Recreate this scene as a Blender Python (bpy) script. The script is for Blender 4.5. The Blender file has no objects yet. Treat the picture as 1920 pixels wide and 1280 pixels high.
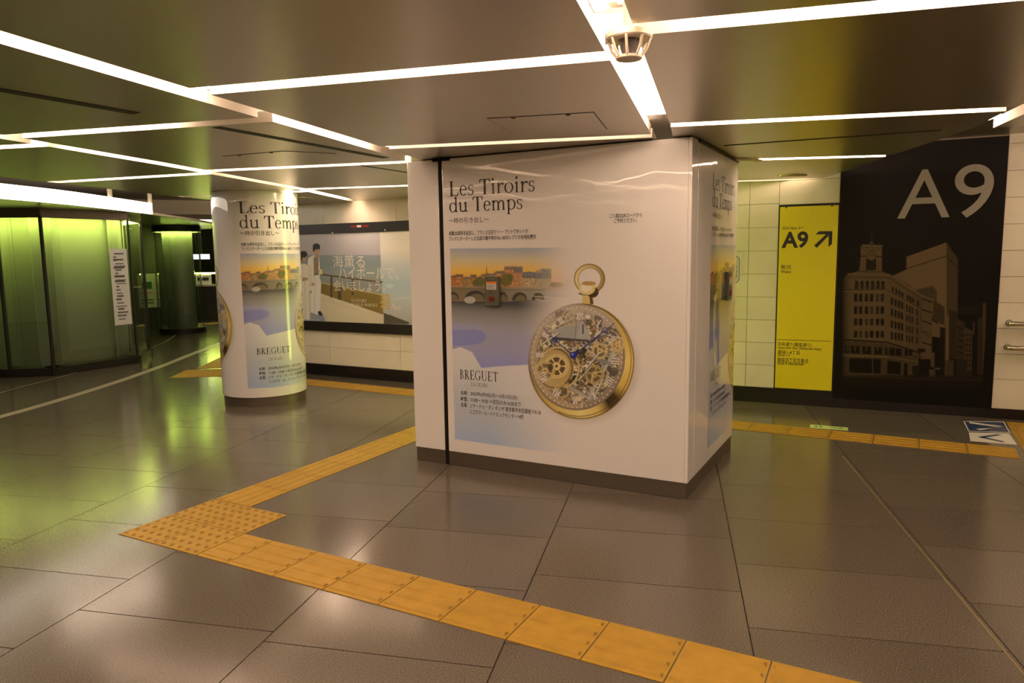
import bpy, bmesh, math, random
import numpy as np
from mathutils import Matrix, Vector
random.seed(7)
rng = np.random.default_rng(11)
SC = bpy.context.scene
COL = SC.collection

# ------------------------------------------------------------------ camera, world, exposure
CAM_H = 1.426
cam = bpy.data.cameras.new('camera'); cam.sensor_width = 36.0; cam.lens = 1348.0 / 1920 * 36
cam.clip_start = 0.05; cam.clip_end = 100
camo = bpy.data.objects.new('camera', cam); COL.objects.link(camo)
_rt = Vector((0.88120669, 0.472515, -0.01429509)); _up = Vector((-0.04430513, 0.11265661, 0.99264573))
_fw = Vector((-0.47065043, 0.87409271, -0.1202086))
camo.matrix_world = Matrix(((_rt.x, _up.x, -_fw.x, 0), (_rt.y, _up.y, -_fw.y, 0), (_rt.z, _up.z, -_fw.z, CAM_H), (0, 0, 0, 1)))
SC.camera = camo
W_ = bpy.data.worlds.new('world'); SC.world = W_; W_.use_nodes = True
W_.node_tree.nodes['Background'].inputs[0].default_value = (0.9, 0.7, 0.5, 1)
W_.node_tree.nodes['Background'].inputs[1].default_value = 0.02
SC.view_settings.view_transform = 'Standard'; SC.view_settings.look = 'None'
SC.view_settings.exposure = 0.40; SC.view_settings.gamma = 1.0; SC.view_settings.use_curve_mapping = False
LAMP_COL = (1.0, 0.685, 0.485)
LAMP_N, LAMP_E, LAMP_FAR, LAMP_REAR = 13.5, 12.5, 20.0, 10.5          # ceiling strips: along the slots, across them
BAND = 4.0                           # luminous canopy fascia over the ticket office
GREEN = 60.0                         # green strips inside the glass
H = 2.055                            # underside of the metal ceiling panels

# ------------------------------------------------------------------ helpers
def lin(c): 
    c = np.asarray(c, float) / 255.0
    return np.where(c <= 0.04045, c / 12.92, ((c + 0.055) / 1.055) ** 2.4)
def L3(*c): return tuple(float(x) for x in lin(c))

def mat(name, col=(0.5, 0.5, 0.5), rough=0.5, metal=0.0, spec=0.5, coat=0.0, coat_r=0.03, emit=None, es=0.0, trans=0.0, ior=1.45, aniso=0.0):
    m = bpy.data.materials.new(name); m.use_nodes = True
    b = m.node_tree.nodes['Principled BSDF']
    b.inputs['Base Color'].default_value = (*col, 1); b.inputs['Roughness'].default_value = rough
    b.inputs['Metallic'].default_value = metal; b.inputs['Specular IOR Level'].default_value = spec
    b.inputs['Coat Weight'].default_value = coat; b.inputs['Coat Roughness'].default_value = coat_r
    b.inputs['Transmission Weight'].default_value = trans; b.inputs['IOR'].default_value = ior
    b.inputs['Anisotropic'].default_value = aniso
    if emit: b.inputs['Emission Color'].default_value = (*emit, 1); b.inputs['Emission Strength'].default_value = es
    return m
def nodes(m): return m.node_tree.nodes, m.node_tree.links, m.node_tree.nodes['Principled BSDF']
def noise_col(m, c1, c2, scale, detail=3.0, lo=0.35, hi=0.65, coord='Object', vary=0.0):
    n, l, b = nodes(m)
    tc = n.new('ShaderNodeTexCoord'); nz = n.new('ShaderNodeTexNoise'); r = n.new('ShaderNodeValToRGB')
    geo = n.new('ShaderNodeNewGeometry')
    l.new(geo.outputs['Position'], nz.inputs['Vector'])
    nz.inputs['Scale'].default_value = scale; nz.inputs['Detail'].default_value = detail
    r.color_ramp.elements[0].position = lo; r.color_ramp.elements[1].position = hi
    r.color_ramp.elements[0].color = (*c1, 1); r.color_ramp.elements[1].color = (*c2, 1)
    l.new(nz.outputs['Fac'], r.inputs['Fac'])
    out = r.outputs['Color']
    if vary:
        oi = n.new('ShaderNodeObjectInfo'); hs = n.new('ShaderNodeHueSaturation'); mr = n.new('ShaderNodeMapRange')
        mr.inputs['To Min'].default_value = 1 - vary; mr.inputs['To Max'].default_value = 1 + vary
        l.new(oi.outputs['Random'], mr.inputs['Value']); l.new(mr.outputs['Result'], hs.inputs['Value'])
        l.new(out, hs.inputs['Color']); out = hs.outputs['Color']
    l.new(out, b.inputs['Base Color'])
    return m
def bump(m, scale, strength, dist=0.01, detail=2.0, stretch=None, coat=False):
    n, l, b = nodes(m)
    geo = n.new('ShaderNodeNewGeometry'); nz = n.new('ShaderNodeTexNoise'); bp = n.new('ShaderNodeBump')
    src = geo.outputs['Position']
    if stretch:
        mp = n.new('ShaderNodeMapping'); mp.inputs['Scale'].default_value = stretch
        l.new(src, mp.inputs['Vector']); src = mp.outputs['Vector']
    l.new(src, nz.inputs['Vector']); nz.inputs['Scale'].default_value = scale; nz.inputs['Detail'].default_value = detail
    bp.inputs['Strength'].default_value = strength; bp.inputs['Distance'].default_value = dist
    l.new(nz.outputs['Fac'], bp.inputs['Height']); l.new(bp.outputs['Normal'], b.inputs['Normal'])
    if coat: l.new(bp.outputs['Normal'], b.inputs['Coat Normal'])
    return m

class MB:
    def __init__(s): s.v = []; s.f = []; s.m = []
    def add(s, vs, fs, mi=0):
        k = len(s.v); s.v += [tuple(p) for p in vs]; s.f += [tuple(i + k for i in f) for f in fs]; s.m += [mi] * len(fs); return s
    def box(s, a, b, mi=0, fn=None):
        x0, y0, z0 = a; x1, y1, z1 = b
        vs = [(x0, y0, z0), (x1, y0, z0), (x1, y1, z0), (x0, y1, z0), (x0, y0, z1), (x1, y0, z1), (x1, y1, z1), (x0, y1, z1)]
        if fn: vs = [fn(*p) for p in vs]
        return s.add(vs, [(0, 3, 2, 1), (4, 5, 6, 7), (0, 1, 5, 4), (1, 2, 6, 5), (2, 3, 7, 6), (3, 0, 4, 7)], mi)
    def prism(s, pts, z0, z1, mi=0):
        n = len(pts)
        vs = [(p[0], p[1], z0) for p in pts] + [(p[0], p[1], z1) for p in pts]
        fs = [tuple(reversed(range(n))), tuple(range(n, 2 * n))] + [(i, (i + 1) % n, n + (i + 1) % n, n + i) for i in range(n)]
        return s.add(vs, fs, mi)
    def bar(s, p, q, w, z0, z1, mi=0):      # a bar along p-q seen from above, w wide
        d = np.array(q[:2], float) - p[:2]; d /= np.hypot(*d); n = np.array([-d[1], d[0]]) * w / 2
        return s.prism([p[:2] - n, q[:2] - n, q[:2] + n, p[:2] + n], z0, z1, mi)
    def lathe(s, prof, c=(0, 0, 0), n=32, mi=0, cap=True):   # prof: (r, z) bottom to top
        vs = [(c[0] + r * math.cos(2 * math.pi * i / n), c[1] + r * math.sin(2 * math.pi * i / n), c[2] + z) for r, z in prof for i in range(n)]
        fs = [(j * n + i, j * n + (i + 1) % n, (j + 1) * n + (i + 1) % n, (j + 1) * n + i) for j in range(len(prof) - 1) for i in range(n)]
        if cap: fs += [tuple(reversed(range(n))), tuple(range((len(prof) - 1) * n, len(prof) * n))]
        return s.add(vs, fs, mi)
    def tube(s, pts, r, n=12, mi=0):
        pts = [Vector(p) for p in pts]; rings = []
        for i, p in enumerate(pts):
            t = (pts[min(i + 1, len(pts) - 1)] - pts[max(i - 1, 0)]).normalized()
            a = t.cross(Vector((0, 0, 1)));  a = a.normalized() if a.length > 1e-3 else Vector((1, 0, 0)); b = t.cross(a)
            rings.append([p + (a * math.cos(2 * math.pi * k / n) + b * math.sin(2 * math.pi * k / n)) * r for k in range(n)])
        vs = [q for rg in rings for q in rg]
        fs = [(j * n + i, j * n + (i + 1) % n, (j + 1) * n + (i + 1) % n, (j + 1) * n + i) for j in range(len(pts) - 1) for i in range(n)]
        fs += [tuple(reversed(range(n))), tuple(range((len(pts) - 1) * n, len(pts) * n))]
        return s.add(vs, fs, mi)
    def mesh(s, name, mats, smooth=False):
        me = bpy.data.meshes.new(name); me.from_pydata(s.v, [], s.f)
        for m in (mats if isinstance(mats, (list, tuple)) else [mats]): me.materials.append(m)
        if any(s.m): me.polygons.foreach_set('material_index', s.m)
        if smooth: me.polygons.foreach_set('use_smooth', [True] * len(me.polygons)); me.set_sharp_from_angle(angle=0.7)
        me.update(); return me
    def build(s, name, mats, parent=None, smooth=False, bevel=0.0):
        return link(name, s.mesh(name, mats, smooth), parent, bevel)
def link(name, me, parent=None, bevel=0.0):
    o = bpy.data.objects.new(name, me); COL.objects.link(o)
    if parent is not None: o.parent = parent
    if bevel:
        b = o.modifiers.new('bevel', 'BEVEL'); b.width = bevel; b.segments = 2; b.limit_method = 'ANGLE'; b.angle_limit = 0.7
    return o
def tag(o, label=None, cat=None, group=None, kind=None):
    if label: o['label'] = label
    if cat: o['category'] = cat
    if group: o['group'] = group
    if kind: o['kind'] = kind
    return o
def empty(name, label, cat, group=None, kind=None):
    o = bpy.data.objects.new(name, None); COL.objects.link(o); o.empty_display_size = 0.1
    return tag(o, label, cat, group, kind)
def struct(name, mb, m, label=None):
    o = mb.build(name, m); o['kind'] = 'structure'
    if label: o['label'] = label
    return o

# text: glyph outlines laid flat, fitted into a box (s0..s1, z0..z1) and carried onto a surface by fn(s, z)
_tg = {}
def text_geo(txt, offset=0.0):
    if (txt, offset) in _tg: return _tg[txt, offset]
    c = bpy.data.curves.new('t', 'FONT'); c.body = txt; c.size = 1.0; c.resolution_u = 8 if len(txt) < 3 else 3; c.offset = offset
    o = bpy.data.objects.new('t', c); COL.objects.link(o); bpy.context.view_layer.update()
    me = bpy.data.meshes.new_from_object(o.evaluated_get(bpy.context.evaluated_depsgraph_get()))
    v = np.zeros(len(me.vertices) * 3); me.vertices.foreach_get('co', v); v = v.reshape(-1, 3)[:, :2].copy()
    f = [tuple(p.vertices) for p in me.polygons]
    bpy.data.objects.remove(o); bpy.data.curves.remove(c); bpy.data.meshes.remove(me)
    _tg[txt, offset] = (v, f); return v, f
def fit(v, s0, s1, z0, z1):
    lo, hi = v.min(0), v.max(0); d = np.maximum(hi - lo, 1e-6)
    return (v - lo) / d * [s1 - s0, z1 - z0] + [s0, z0]
def letter(mb, txt, box, fn, offset=0.0, mi=0, geo=None):
    v, f = geo if geo is not None else text_geo(txt, offset)
    w = fit(np.asarray(v, float), *box); mb.add([fn(a, b) for a, b in w], f, mi)

# a book-face alphabet drawn as stems, hairlines and bowls: (verts, faces) per word
def serif(word, track=0.06):
    V, F = [], []
    def quad(*p): k = len(V); V.extend(p); F.append(tuple(range(k, k + len(p))))
    def bar(x0, y0, x1, y1, w):
        dx, dy = x1 - x0, y1 - y0; d = math.hypot(dx, dy); nx, ny = -dy / d * w / 2, dx / d * w / 2
        quad((x0 - nx, y0 - ny), (x1 - nx, y1 - ny), (x1 + nx, y1 + ny), (x0 + nx, y0 + ny))
    def bowl(cx, cy, rx, ry, a0, a1, tk=0.09, th=0.03, n=22):   # crescent ring: thick at the sides, thin above and below
        k = len(V)
        for i in range(n + 1):
            a = math.radians(a0 + (a1 - a0) * i / n); c, s = math.cos(a), math.sin(a)
            V.append((cx + rx * c, cy + ry * s)); V.append((cx + (rx - tk) * c, cy + (ry - th) * s))
        for i in range(n): F.append((k + 2 * i, k + 2 * i + 2, k + 2 * i + 3, k + 2 * i + 1))
    S, T = 0.112, 0.034
    def stem(x, y0, y1, w=S, sb=1, st=1, sw=0.075):
        quad((x - w / 2, y0), (x + w / 2, y0), (x + w / 2, y1), (x - w / 2, y1))
        if sb: quad((x - w / 2 - sw, y0), (x + w / 2 + sw, y0), (x + w / 2, y0 + 0.035), (x - w / 2, y0 + 0.035))
        if st == 1: quad((x - w / 2, y1 - 0.035), (x + w / 2, y1 - 0.035), (x + w / 2 + sw, y1), (x - w / 2 - sw, y1))
        if st == 2: quad((x - w / 2 - sw, y1 - 0.06), (x - w / 2, y1 - 0.08), (x + w / 2, y1 + 0.02), (x - w / 2, y1))
    def disc(cx, cy, r): quad(*[(cx + r * math.cos(i * math.pi / 6), cy + r * math.sin(i * math.pi / 6)) for i in range(12)])
    C, X = 0.68, 0.46
    def glyph(ch, x):
        if ch == 'L': stem(x + .13, 0, C); quad((x + .1, 0), (x + .5, 0), (x + .53, .19), (x + .5, .19), (x + .44, T), (x + .1, T)); return .55
        if ch == 'T':
            stem(x + .3, 0, C, st=0); quad((x + .02, C), (x + .0, C - .17), (x + .035, C - .17), (x + .09, C - T), (x + .51, C - T), (x + .565, C - .17), (x + .6, C - .17), (x + .58, C)); return .6
        if ch == 'I': stem(x + .13, 0, C); return .26
        if ch == 'E' or ch == 'F':
            stem(x + .13, 0, C); quad((x + .1, C - T), (x + .42, C - T), (x + .46, C - .15), (x + .49, C - .15), (x + .48, C), (x + .1, C))
            bar(x + .13, .35, x + .38, .35, T); bar(x + .38, .27, x + .38, .43, .025)
            quad((x + .1, 0), (x + .5, 0), (x + .53, .17), (x + .5, .17), (x + .44, T), (x + .1, T)); return .55
        if ch == 'B':
            stem(x + .13, 0, C); bowl(x + .2, .52, .22, .16, -90, 90); bowl(x + .2, .185, .27, .185, -90, 90)
            for y in (T / 2, .36, C - T / 2): bar(x + .1, y, x + .22, y, T)
            return .52
        if ch == 'R' or ch == 'P':
            stem(x + .13, 0, C); bowl(x + .2, .51, .24, .17, -90, 90); bar(x + .1, .355, x + .22, .355, T); bar(x + .1, C - T / 2, x + .22, C - T / 2, T)
            if ch == 'R': bar(x + .25, .36, x + .53, 0.02, .095); bar(x + .46, T / 2, x + .62, T / 2, T)
            return .6
        if ch == 'D':
            stem(x + .13, 0, C); bowl(x + .22, C / 2, .42, C / 2, -90, 90); bar(x + .1, T / 2, x + .24, T / 2, T); bar(x + .1, C - T / 2, x + .24, C - T / 2, T); return .68
        if ch == 'O' or ch == 'Q': bowl(x + .36, C / 2, .35, C / 2 + .01, 0, 360, n=36); return .72
        if ch == 'G':
            bowl(x + .36, C / 2, .35, C / 2 + .01, 42, 318, n=30); stem(x + .57, .06, .31, sb=0); bar(x + .615, .47, x + .615, .66, .03); return .7
        if ch == 'C': bowl(x + .36, C / 2, .35, C / 2 + .01, 42, 318, n=30); bar(x + .615, .47, x + .615, .66, .03); return .66
        if ch == 'U':
            stem(x + .13, .2, C, sb=0); stem(x + .57, .2, C, w=.04, sb=0); bowl(x + .35, .22, .265, .23, 180, 360, tk=.07, th=.035); return .7
        if ch == 'N':
            stem(x + .12, 0, C, w=.04); stem(x + .6, 0, C, w=.04, sb=0); bar(x + .12, C - .02, x + .59, .02, .1); return .72
        if ch == 'S':
            bowl(x + .24, .51, .2, .18, 30, 270, tk=.08); bowl(x + .24, .18, .22, .19, -150, 90, tk=.08); bar(x + .43, .52, x + .43, .66, .03); bar(x + .04, .03, x + .04, .18, .03); return .5
        if ch == 'Y':
            stem(x + .32, 0, .33, st=0); bar(x + .32, .31, x + .08, C, .09); bar(x + .32, .31, x + .56, C, .035); bar(x - .02, C - T / 2, x + .2, C - T / 2, T); bar(x + .46, C - T / 2, x + .66, C - T / 2, T); return .64
        if ch == 'A':
            bar(x + .08, .01, x + .33, C, .035); bar(x + .33, C, x + .6, .01, .095); bar(x + .18, .24, x + .48, .24, T); bar(x, T / 2, x + .18, T / 2, T); bar(x + .48, T / 2, x + .72, T / 2, T); return .7
        if ch == 'W':
            for d in (0, .36): bar(x + .08 + d, C, x + .27 + d, .01, .09); bar(x + .27 + d, .01, x + .45 + d, C, .035)
            bar(x - .02, C - T / 2, x + .2, C - T / 2, T); bar(x + .7, C - T / 2, x + .9, C - T / 2, T); return .9
        if ch == 'H':
            stem(x + .13, 0, C); stem(x + .6, 0, C); bar(x + .13, .35, x + .6, .35, T); return .73
        if ch == 'K':
            stem(x + .13, 0, C); bar(x + .17, .3, x + .5, C - .01, .035); bar(x + .27, .4, x + .57, .02, .095); bar(x + .4, C - T / 2, x + .6, C - T / 2, T); bar(x + .48, T / 2, x + .66, T / 2, T); return .66
        if ch == 'e':
            bowl(x + .24, X / 2, .21, X / 2 + .01, 5, 318, tk=.085, n=26); bar(x + .08, .26, x + .43, .26, T); return .46
        if ch == 's':
            bowl(x + .18, .345, .14, .125, 30, 270, tk=.065, n=14); bowl(x + .18, .125, .16, .135, -150, 90, tk=.065, n=14); bar(x + .31, .34, x + .31, .45, .025); bar(x + .04, .02, x + .04, .13, .025); return .37
        if ch == 'i': stem(x + .14, 0, X, w=.085, st=2); disc(x + .13, .64, .06); return .28
        if ch == 'r': stem(x + .14, 0, X, w=.085, st=2); bowl(x + .3, .3, .14, .16, 60, 180, tk=.05, th=.06, n=10); disc(x + .37, .41, .05); return .41
        if ch == 'o': bowl(x + .26, X / 2, .24, X / 2 + .01, 0, 360, tk=.085, n=30); return .52
        if ch == 'd': bowl(x + .25, X / 2, .22, X / 2 + .01, 30, 330, tk=.085, n=26); stem(x + .44, 0, .72, w=.085, sb=0, st=2); bar(x + .44, T / 2, x + .55, T / 2 + .015, T); return .56
        if ch == 'u': stem(x + .13, .1, X, w=.085, sb=0, st=2); bowl(x + .28, .13, .19, .14, 180, 330, tk=.08, th=.05, n=12); stem(x + .45, 0, X, w=.085, sb=0, st=2); bar(x + .45, T / 2, x + .57, T / 2 + .015, T); return .57
        if ch == 'm':
            stem(x + .13, 0, X, w=.085, st=2, sw=.06)
            for d in (0, .3): bowl(x + .285 + d, .3, .165, .165, 0, 165, tk=.085, th=.045, n=14); stem(x + .41 + d, 0, .31, w=.085, st=0, sw=.06)
            return .85
        if ch == 'p': stem(x + .13, -.21, X, w=.085, st=2); bowl(x + .28, X / 2, .24, X / 2 + .01, -150, 150, tk=.085, n=26); return .54
        if ch == '2':
            bowl(x + .22, .5, .18, .19, -20, 170, tk=.08); bar(x + .38, .45, x + .06, .04, .05); bar(x + .03, .03, x + .43, .03, .06); return .46
        if ch == '5':
            bowl(x + .2, .21, .21, .22, -150, 110, tk=.08); bar(x + .11, .4, x + .14, C, .03); bar(x + .12, C - .03, x + .4, C - .03, .06); return .44
        if ch == '0': bowl(x + .22, C / 2, .2, C / 2 + .01, 0, 360, tk=.075); return .44
        return .26
    x = 0
    for ch in word: x += glyph(ch, x) + track
    return np.array(V), F

# raster prints: a fine grid whose points carry the ink colour
class Print:
    def __init__(s, s0, s1, z0, z1, cell):
        s.nx = int((s1 - s0) / cell) + 1; s.nz = int((z1 - z0) / cell) + 1
        s.S, s.Z = np.meshgrid(np.linspace(s0, s1, s.nx), np.linspace(z0, z1, s.nz))
        s.C = np.full((s.nz, s.nx, 3), 0.8); s.A = np.zeros((s.nz, s.nx))
    def over(s, m, col, a=1.0):
        w = (np.asarray(m, float) * a)[..., None]
        col = np.broadcast_to(np.asarray(col, float), s.C.shape)
        s.C = s.C * (1 - w) + col * w; s.A = np.maximum(s.A, w[..., 0]); return s
    def inpoly(s, pts, w=(slice(None), slice(None))):
        x, y = s.S[w], s.Z[w]; r = np.zeros(x.shape, bool); n = len(pts)
        for i in range(n):
            (x0, y0), (x1, y1) = pts[i], pts[(i + 1) % n]
            if y0 == y1: continue
            c = ((y0 > y) != (y1 > y)) & (x < (x1 - x0) * (y - y0) / (y1 - y0) + x0); r ^= c
        return r
    fwd = None
    def win(s, xs, ys):          # grid window holding a box of paint coordinates
        if s.fwd is None: return (slice(None), slice(None))
        q = [s.fwd(x, y) for x in xs for y in ys]; nz, nx = s.S.shape
        i = [(a - s.ext[0]) / (s.ext[1] - s.ext[0]) * nx for a, b in q]; j = [(b - s.ext[2]) / (s.ext[3] - s.ext[2]) * nz for a, b in q]
        c = lambda v, n: int(min(max(v, 0), n))
        return (slice(c(min(j) - 3, nz), c(max(j) + 4, nz)), slice(c(min(i) - 3, nx), c(max(i) + 4, nx)))
    def over_w(s, w, m, col, a=1.0):
        if m.size == 0: return s
        if isinstance(a, np.ndarray): a = a[w]
        f = (m * a)[..., None]; col = np.asarray(col, float)
        if col.ndim == 3: col = col[w]
        s.C[w] = s.C[w] * (1 - f) + col * f; s.A[w] = np.maximum(s.A[w], f[..., 0]); return s
    def poly(s, pts, col, a=1.0):
        w = s.win((min(p[0] for p in pts), max(p[0] for p in pts)), (min(p[1] for p in pts), max(p[1] for p in pts)))
        return s.over_w(w, s.inpoly(pts, w), col, a)
    def fell(s, cx, cz, rx, rz, col, a=1.0, rot=0.0):
        r = max(rx, rz); w = s.win((cx - r, cx + r), (cz - r, cz + r)); c, n = math.cos(rot), math.sin(rot); dx, dz = s.S[w] - cx, s.Z[w] - cz
        return s.over_w(w, np.hypot((dx * c + dz * n) / rx, (-dx * n + dz * c) / rz) < 1, col, a)
    def ell(s, cx, cz, rx, rz, rot=0.0):
        c, n = math.cos(rot), math.sin(rot); dx, dz = s.S - cx, s.Z - cz
        return np.hypot((dx * c + dz * n) / rx, (-dx * n + dz * c) / rz)
    def line(s, p, q, w, col, a=1.0):
        p, q = np.array(p, float), np.array(q, float); d = q - p; L = (d @ d) or 1e-9
        k = s.win((min(p[0], q[0]) - w, max(p[0], q[0]) + w), (min(p[1], q[1]) - w, max(p[1], q[1]) + w)); S, Z = s.S[k], s.Z[k]
        t = np.clip(((S - p[0]) * d[0] + (Z - p[1]) * d[1]) / L, 0, 1)
        r = np.hypot(S - p[0] - t * d[0], Z - p[1] - t * d[1]); return s.over_w(k, r < w / 2, col, a)
    def build(s, name, fn, m, parent, keep_all=False):
        nx, nz = s.nx, s.nz
        P = np.stack(np.broadcast_arrays(*fn(s.S.ravel(), s.Z.ravel())), 1).astype(np.float32)
        i = np.arange(nx * nz).reshape(nz, nx)
        q = np.stack([i[:-1, :-1], i[:-1, 1:], i[1:, 1:], i[1:, :-1]], -1).reshape(-1, 4)
        if not keep_all:
            a = s.A; am = np.maximum(np.maximum(a[:-1, :-1], a[:-1, 1:]), np.maximum(a[1:, 1:], a[1:, :-1])).ravel()
            q = q[am > 0.01]
        me = bpy.data.meshes.new(name)
        me.vertices.add(len(P)); me.vertices.foreach_set('co', P.ravel())
        me.loops.add(q.size); me.loops.foreach_set('vertex_index', q.ravel().astype(np.int32))
        me.polygons.add(len(q)); me.polygons.foreach_set('loop_start', (np.arange(len(q)) * 4).astype(np.int32))
        at = me.color_attributes.new('ink', 'FLOAT_COLOR', 'POINT')
        rgba = np.concatenate([np.clip(s.C.reshape(-1, 3), 0, 1), np.ones((nx * nz, 1))], 1).astype(np.float32)
        at.data.foreach_set('color', rgba.ravel())
        me.materials.append(m); me.update(calc_edges=True); me.validate()
        return link(name, me, parent)
def ink_mat(name, rough=0.35, coat=0.0, coat_r=0.03, spec=0.5):
    m = mat(name, rough=rough, coat=coat, coat_r=coat_r, spec=spec); n, l, b = nodes(m)
    a = n.new('ShaderNodeAttribute'); a.attribute_name = 'ink'; l.new(a.outputs['Color'], b.inputs['Base Color']); return m
def sstep(x, a, b): t = np.clip((x - a) / (b - a), 0, 1); return t * t * (3 - 2 * t)
def homog(h):
    def f(x, y):
        w = h[6] * x + h[7] * y + 1; return ((h[0] * x + h[1] * y + h[2]) / w, (h[3] * x + h[4] * y + h[5]) / w)
    return f
# measured scales of three flat prints: photograph pixels -> metres along / up the surface they are on
H_A9 = homog([0.007631059979083776, 0.00017429367731649874, -10.600773470790093, 0.0005480161341946399, -0.008045835481867769, 5.282849352216741, 0.0004636980026279116, -0.0001290828591995766])
H_PIL = homog([0.00443831267007236, 0.00022314859888333382, -7.599019054258555, 0.0007736809571321501, -0.005201216255815044, 3.8787150650422313, 0.0005930434988600532, -0.00014139290603371935])
H_BACK = homog([0.007222073694379192, 0.000363109980247448, -12.3652116681589, 0.0007285223065451873, -0.008337016893512406, 5.4170863131656075, 0.0005930434988613599, -0.00014139290603285004])
# ------------------------------------------------------------------ materials
M = {}
M['slab'] = noise_col(mat('polished_granite', rough=0.17, spec=0.5), (0.052, 0.045, 0.034), (0.158, 0.137, 0.106), 185, 4.0, 0.32, 0.70, vary=0.10)
M['joint'] = mat('floor_joint', (0.028, 0.02, 0.014), 0.8)
M['brass'] = mat('brass_strip', (0.30, 0.24, 0.11), 0.5, 0.8)
M['ceil'] = bump(mat('satin_steel_panel', (0.52, 0.475, 0.405), 0.30, 0.84), 9, 0.05, 0.004, 3.0)
M['liner'] = mat('slot_liner', (0.78, 0.74, 0.66), 0.5, 0.0)
M['soffit'] = mat('upper_soffit', (0.30, 0.27, 0.23), 0.3, 0.8)
M['black_slot'] = mat('black_slot', (0.012, 0.011, 0.01), 0.6)
M['lampN'] = mat('lamp_diffuser_long', (0.9, 0.9, 0.9), 0.5, emit=LAMP_COL, es=LAMP_N)
M['lampE'] = mat('lamp_diffuser_cross', (0.9, 0.9, 0.9), 0.5, emit=LAMP_COL, es=LAMP_E)
M['led'] = mat('led_tape', (0.9, 0.9, 0.9), 0.5, emit=LAMP_COL, es=16.0)
M['lampF'] = mat('lamp_diffuser_wall', (0.9, 0.9, 0.9), 0.5, emit=LAMP_COL, es=LAMP_FAR)
M['lampR'] = mat('lamp_diffuser_rear', (0.9, 0.9, 0.9), 0.5, emit=LAMP_COL, es=LAMP_REAR)
M['lampS'] = mat('lamp_diffuser_dim', (0.9, 0.9, 0.9), 0.5, emit=LAMP_COL, es=3.2)
M['housing'] = mat('lamp_housing', (0.75, 0.72, 0.66), 0.4, 0.2)
M['tile'] = bump(noise_col(mat('glazed_wall_tile', rough=0.22, spec=0.5), (0.74, 0.70, 0.57), (0.83, 0.79, 0.66), 3.0, 3.0, 0.3, 0.7, vary=0.03), 4, 0.04, 0.01)
M['grout'] = mat('tile_grout', (0.30, 0.25, 0.18), 0.8)
M['base'] = mat('black_baseboard', (0.014, 0.012, 0.011), 0.25)
M['film'] = bump(mat('white_poster_film', (0.80, 0.80, 0.80), 0.32, coat=1.0, coat_r=0.02), 2.6, 0.30, 0.02, 2.0, (1, 1, 0.55), coat=True)
M['ink'] = ink_mat('poster_ink', 0.32, 1.0, 0.02); bump(M['ink'], 2.6, 0.30, 0.02, 2.0, (1, 1, 0.55), coat=True)
M['black_ink'] = mat('black_ink', (0.018, 0.017, 0.019), 0.3, coat=0.4)
M['grey_ink'] = mat('grey_ink', (0.12, 0.11, 0.11), 0.3)
M['plinth'] = bump(mat('brushed_plinth', (0.16, 0.135, 0.105), 0.42, 0.6), 60, 0.08, 0.002, 2, (0.1, 0.1, 1))
M['rail'] = mat('dark_rail', (0.02, 0.019, 0.018), 0.35, 0.6)
M['seam'] = mat('seam', (0.05, 0.045, 0.04), 0.7)
M['tact'] = noise_col(mat('yellow_tactile', rough=0.5, spec=0.35), (0.315, 0.185, 0.016), (0.385, 0.228, 0.022), 14, 4.0, 0.3, 0.7, vary=0.05)
M['tact_dirt'] = mat('worn_stud_top', (0.19, 0.105, 0.014), 0.55)
M['mural'] = ink_mat('mural_print', 0.4, 0.0, spec=0.2)
M['mural_black'] = bump(mat('mural_black', (0.007, 0.006, 0.005), 0.4, 0.0, 0.2), 40, 0.05, 0.002, 2, (0.05, 0.05, 1))
M['mural_grey'] = mat('mural_lettering', (0.33, 0.31, 0.27), 0.4)
M['yellow'] = mat('yellow_sign_face', (0.80, 0.70, 0.018), 0.33)
M['poster'] = ink_mat('billboard_ink', 0.3, 0.5, 0.05)
M['frame'] = mat('black_frame', (0.018, 0.017, 0.015), 0.35)
M['white'] = mat('white_plastic', (0.76, 0.74, 0.70), 0.4)
M['cream_plastic'] = mat('cream_plastic', (0.70, 0.63, 0.50), 0.45)
M['steel'] = mat('stainless_steel', (0.62, 0.58, 0.52), 0.22, 1.0)
M['wood_rail'] = mat('handrail_sleeve', (0.36, 0.24, 0.13), 0.35, 0.3)
M['glass'] = mat('clear_glass', (0.93, 0.97, 0.94), 0.0, trans=1.0, ior=1.45)
M['frosted'] = mat('frosted_backing', (0.18, 0.19, 0.175), 0.45)
M['core'] = mat('dark_core', (0.09, 0.10, 0.10), 0.25)
M['green'] = mat('green_led_strip', (0.5, 0.6, 0.2), 0.5, emit=(0.72, 0.86, 0.13), es=GREEN)
M['hall'] = mat('hall_fill_lamp', (0.9, 0.9, 0.9), 0.5, emit=(1.0, 0.75, 0.55), es=7.0)  # glow of the fill lamps added over the ticket hall
M['lime_glow'] = mat('lime_backlit_glass', (0.4, 0.5, 0.2), 0.1, emit=(0.62, 0.72, 0.10), es=8.0)
M['green_ring'] = mat('green_led_ring', (0.5, 0.6, 0.2), 0.5, emit=(0.72, 0.86, 0.13), es=GREEN * 1.7)
M['band'] = mat('luminous_fascia', (0.9, 0.9, 0.9), 0.5, emit=(1.0, 0.87, 0.72), es=BAND)
M['bronze'] = mat('bronze_canopy', (0.16, 0.135, 0.11), 0.25, 0.9)
M['dark'] = mat('dark_metal', (0.035, 0.033, 0.03), 0.35, 0.5)
M['cream'] = mat('cream_paint', (0.74, 0.66, 0.53), 0.6)
M['olive'] = mat('olive_steel', (0.115, 0.118, 0.078), 0.45, 0.0)
M['orange'] = mat('orange_label', (0.75, 0.22, 0.02), 0.5)
M['red'] = mat('red_lamp', (0.16, 0.014, 0.01), 0.3)
M['blue'] = mat('blue_vinyl', (0.03, 0.05, 0.14), 0.35)
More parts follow.
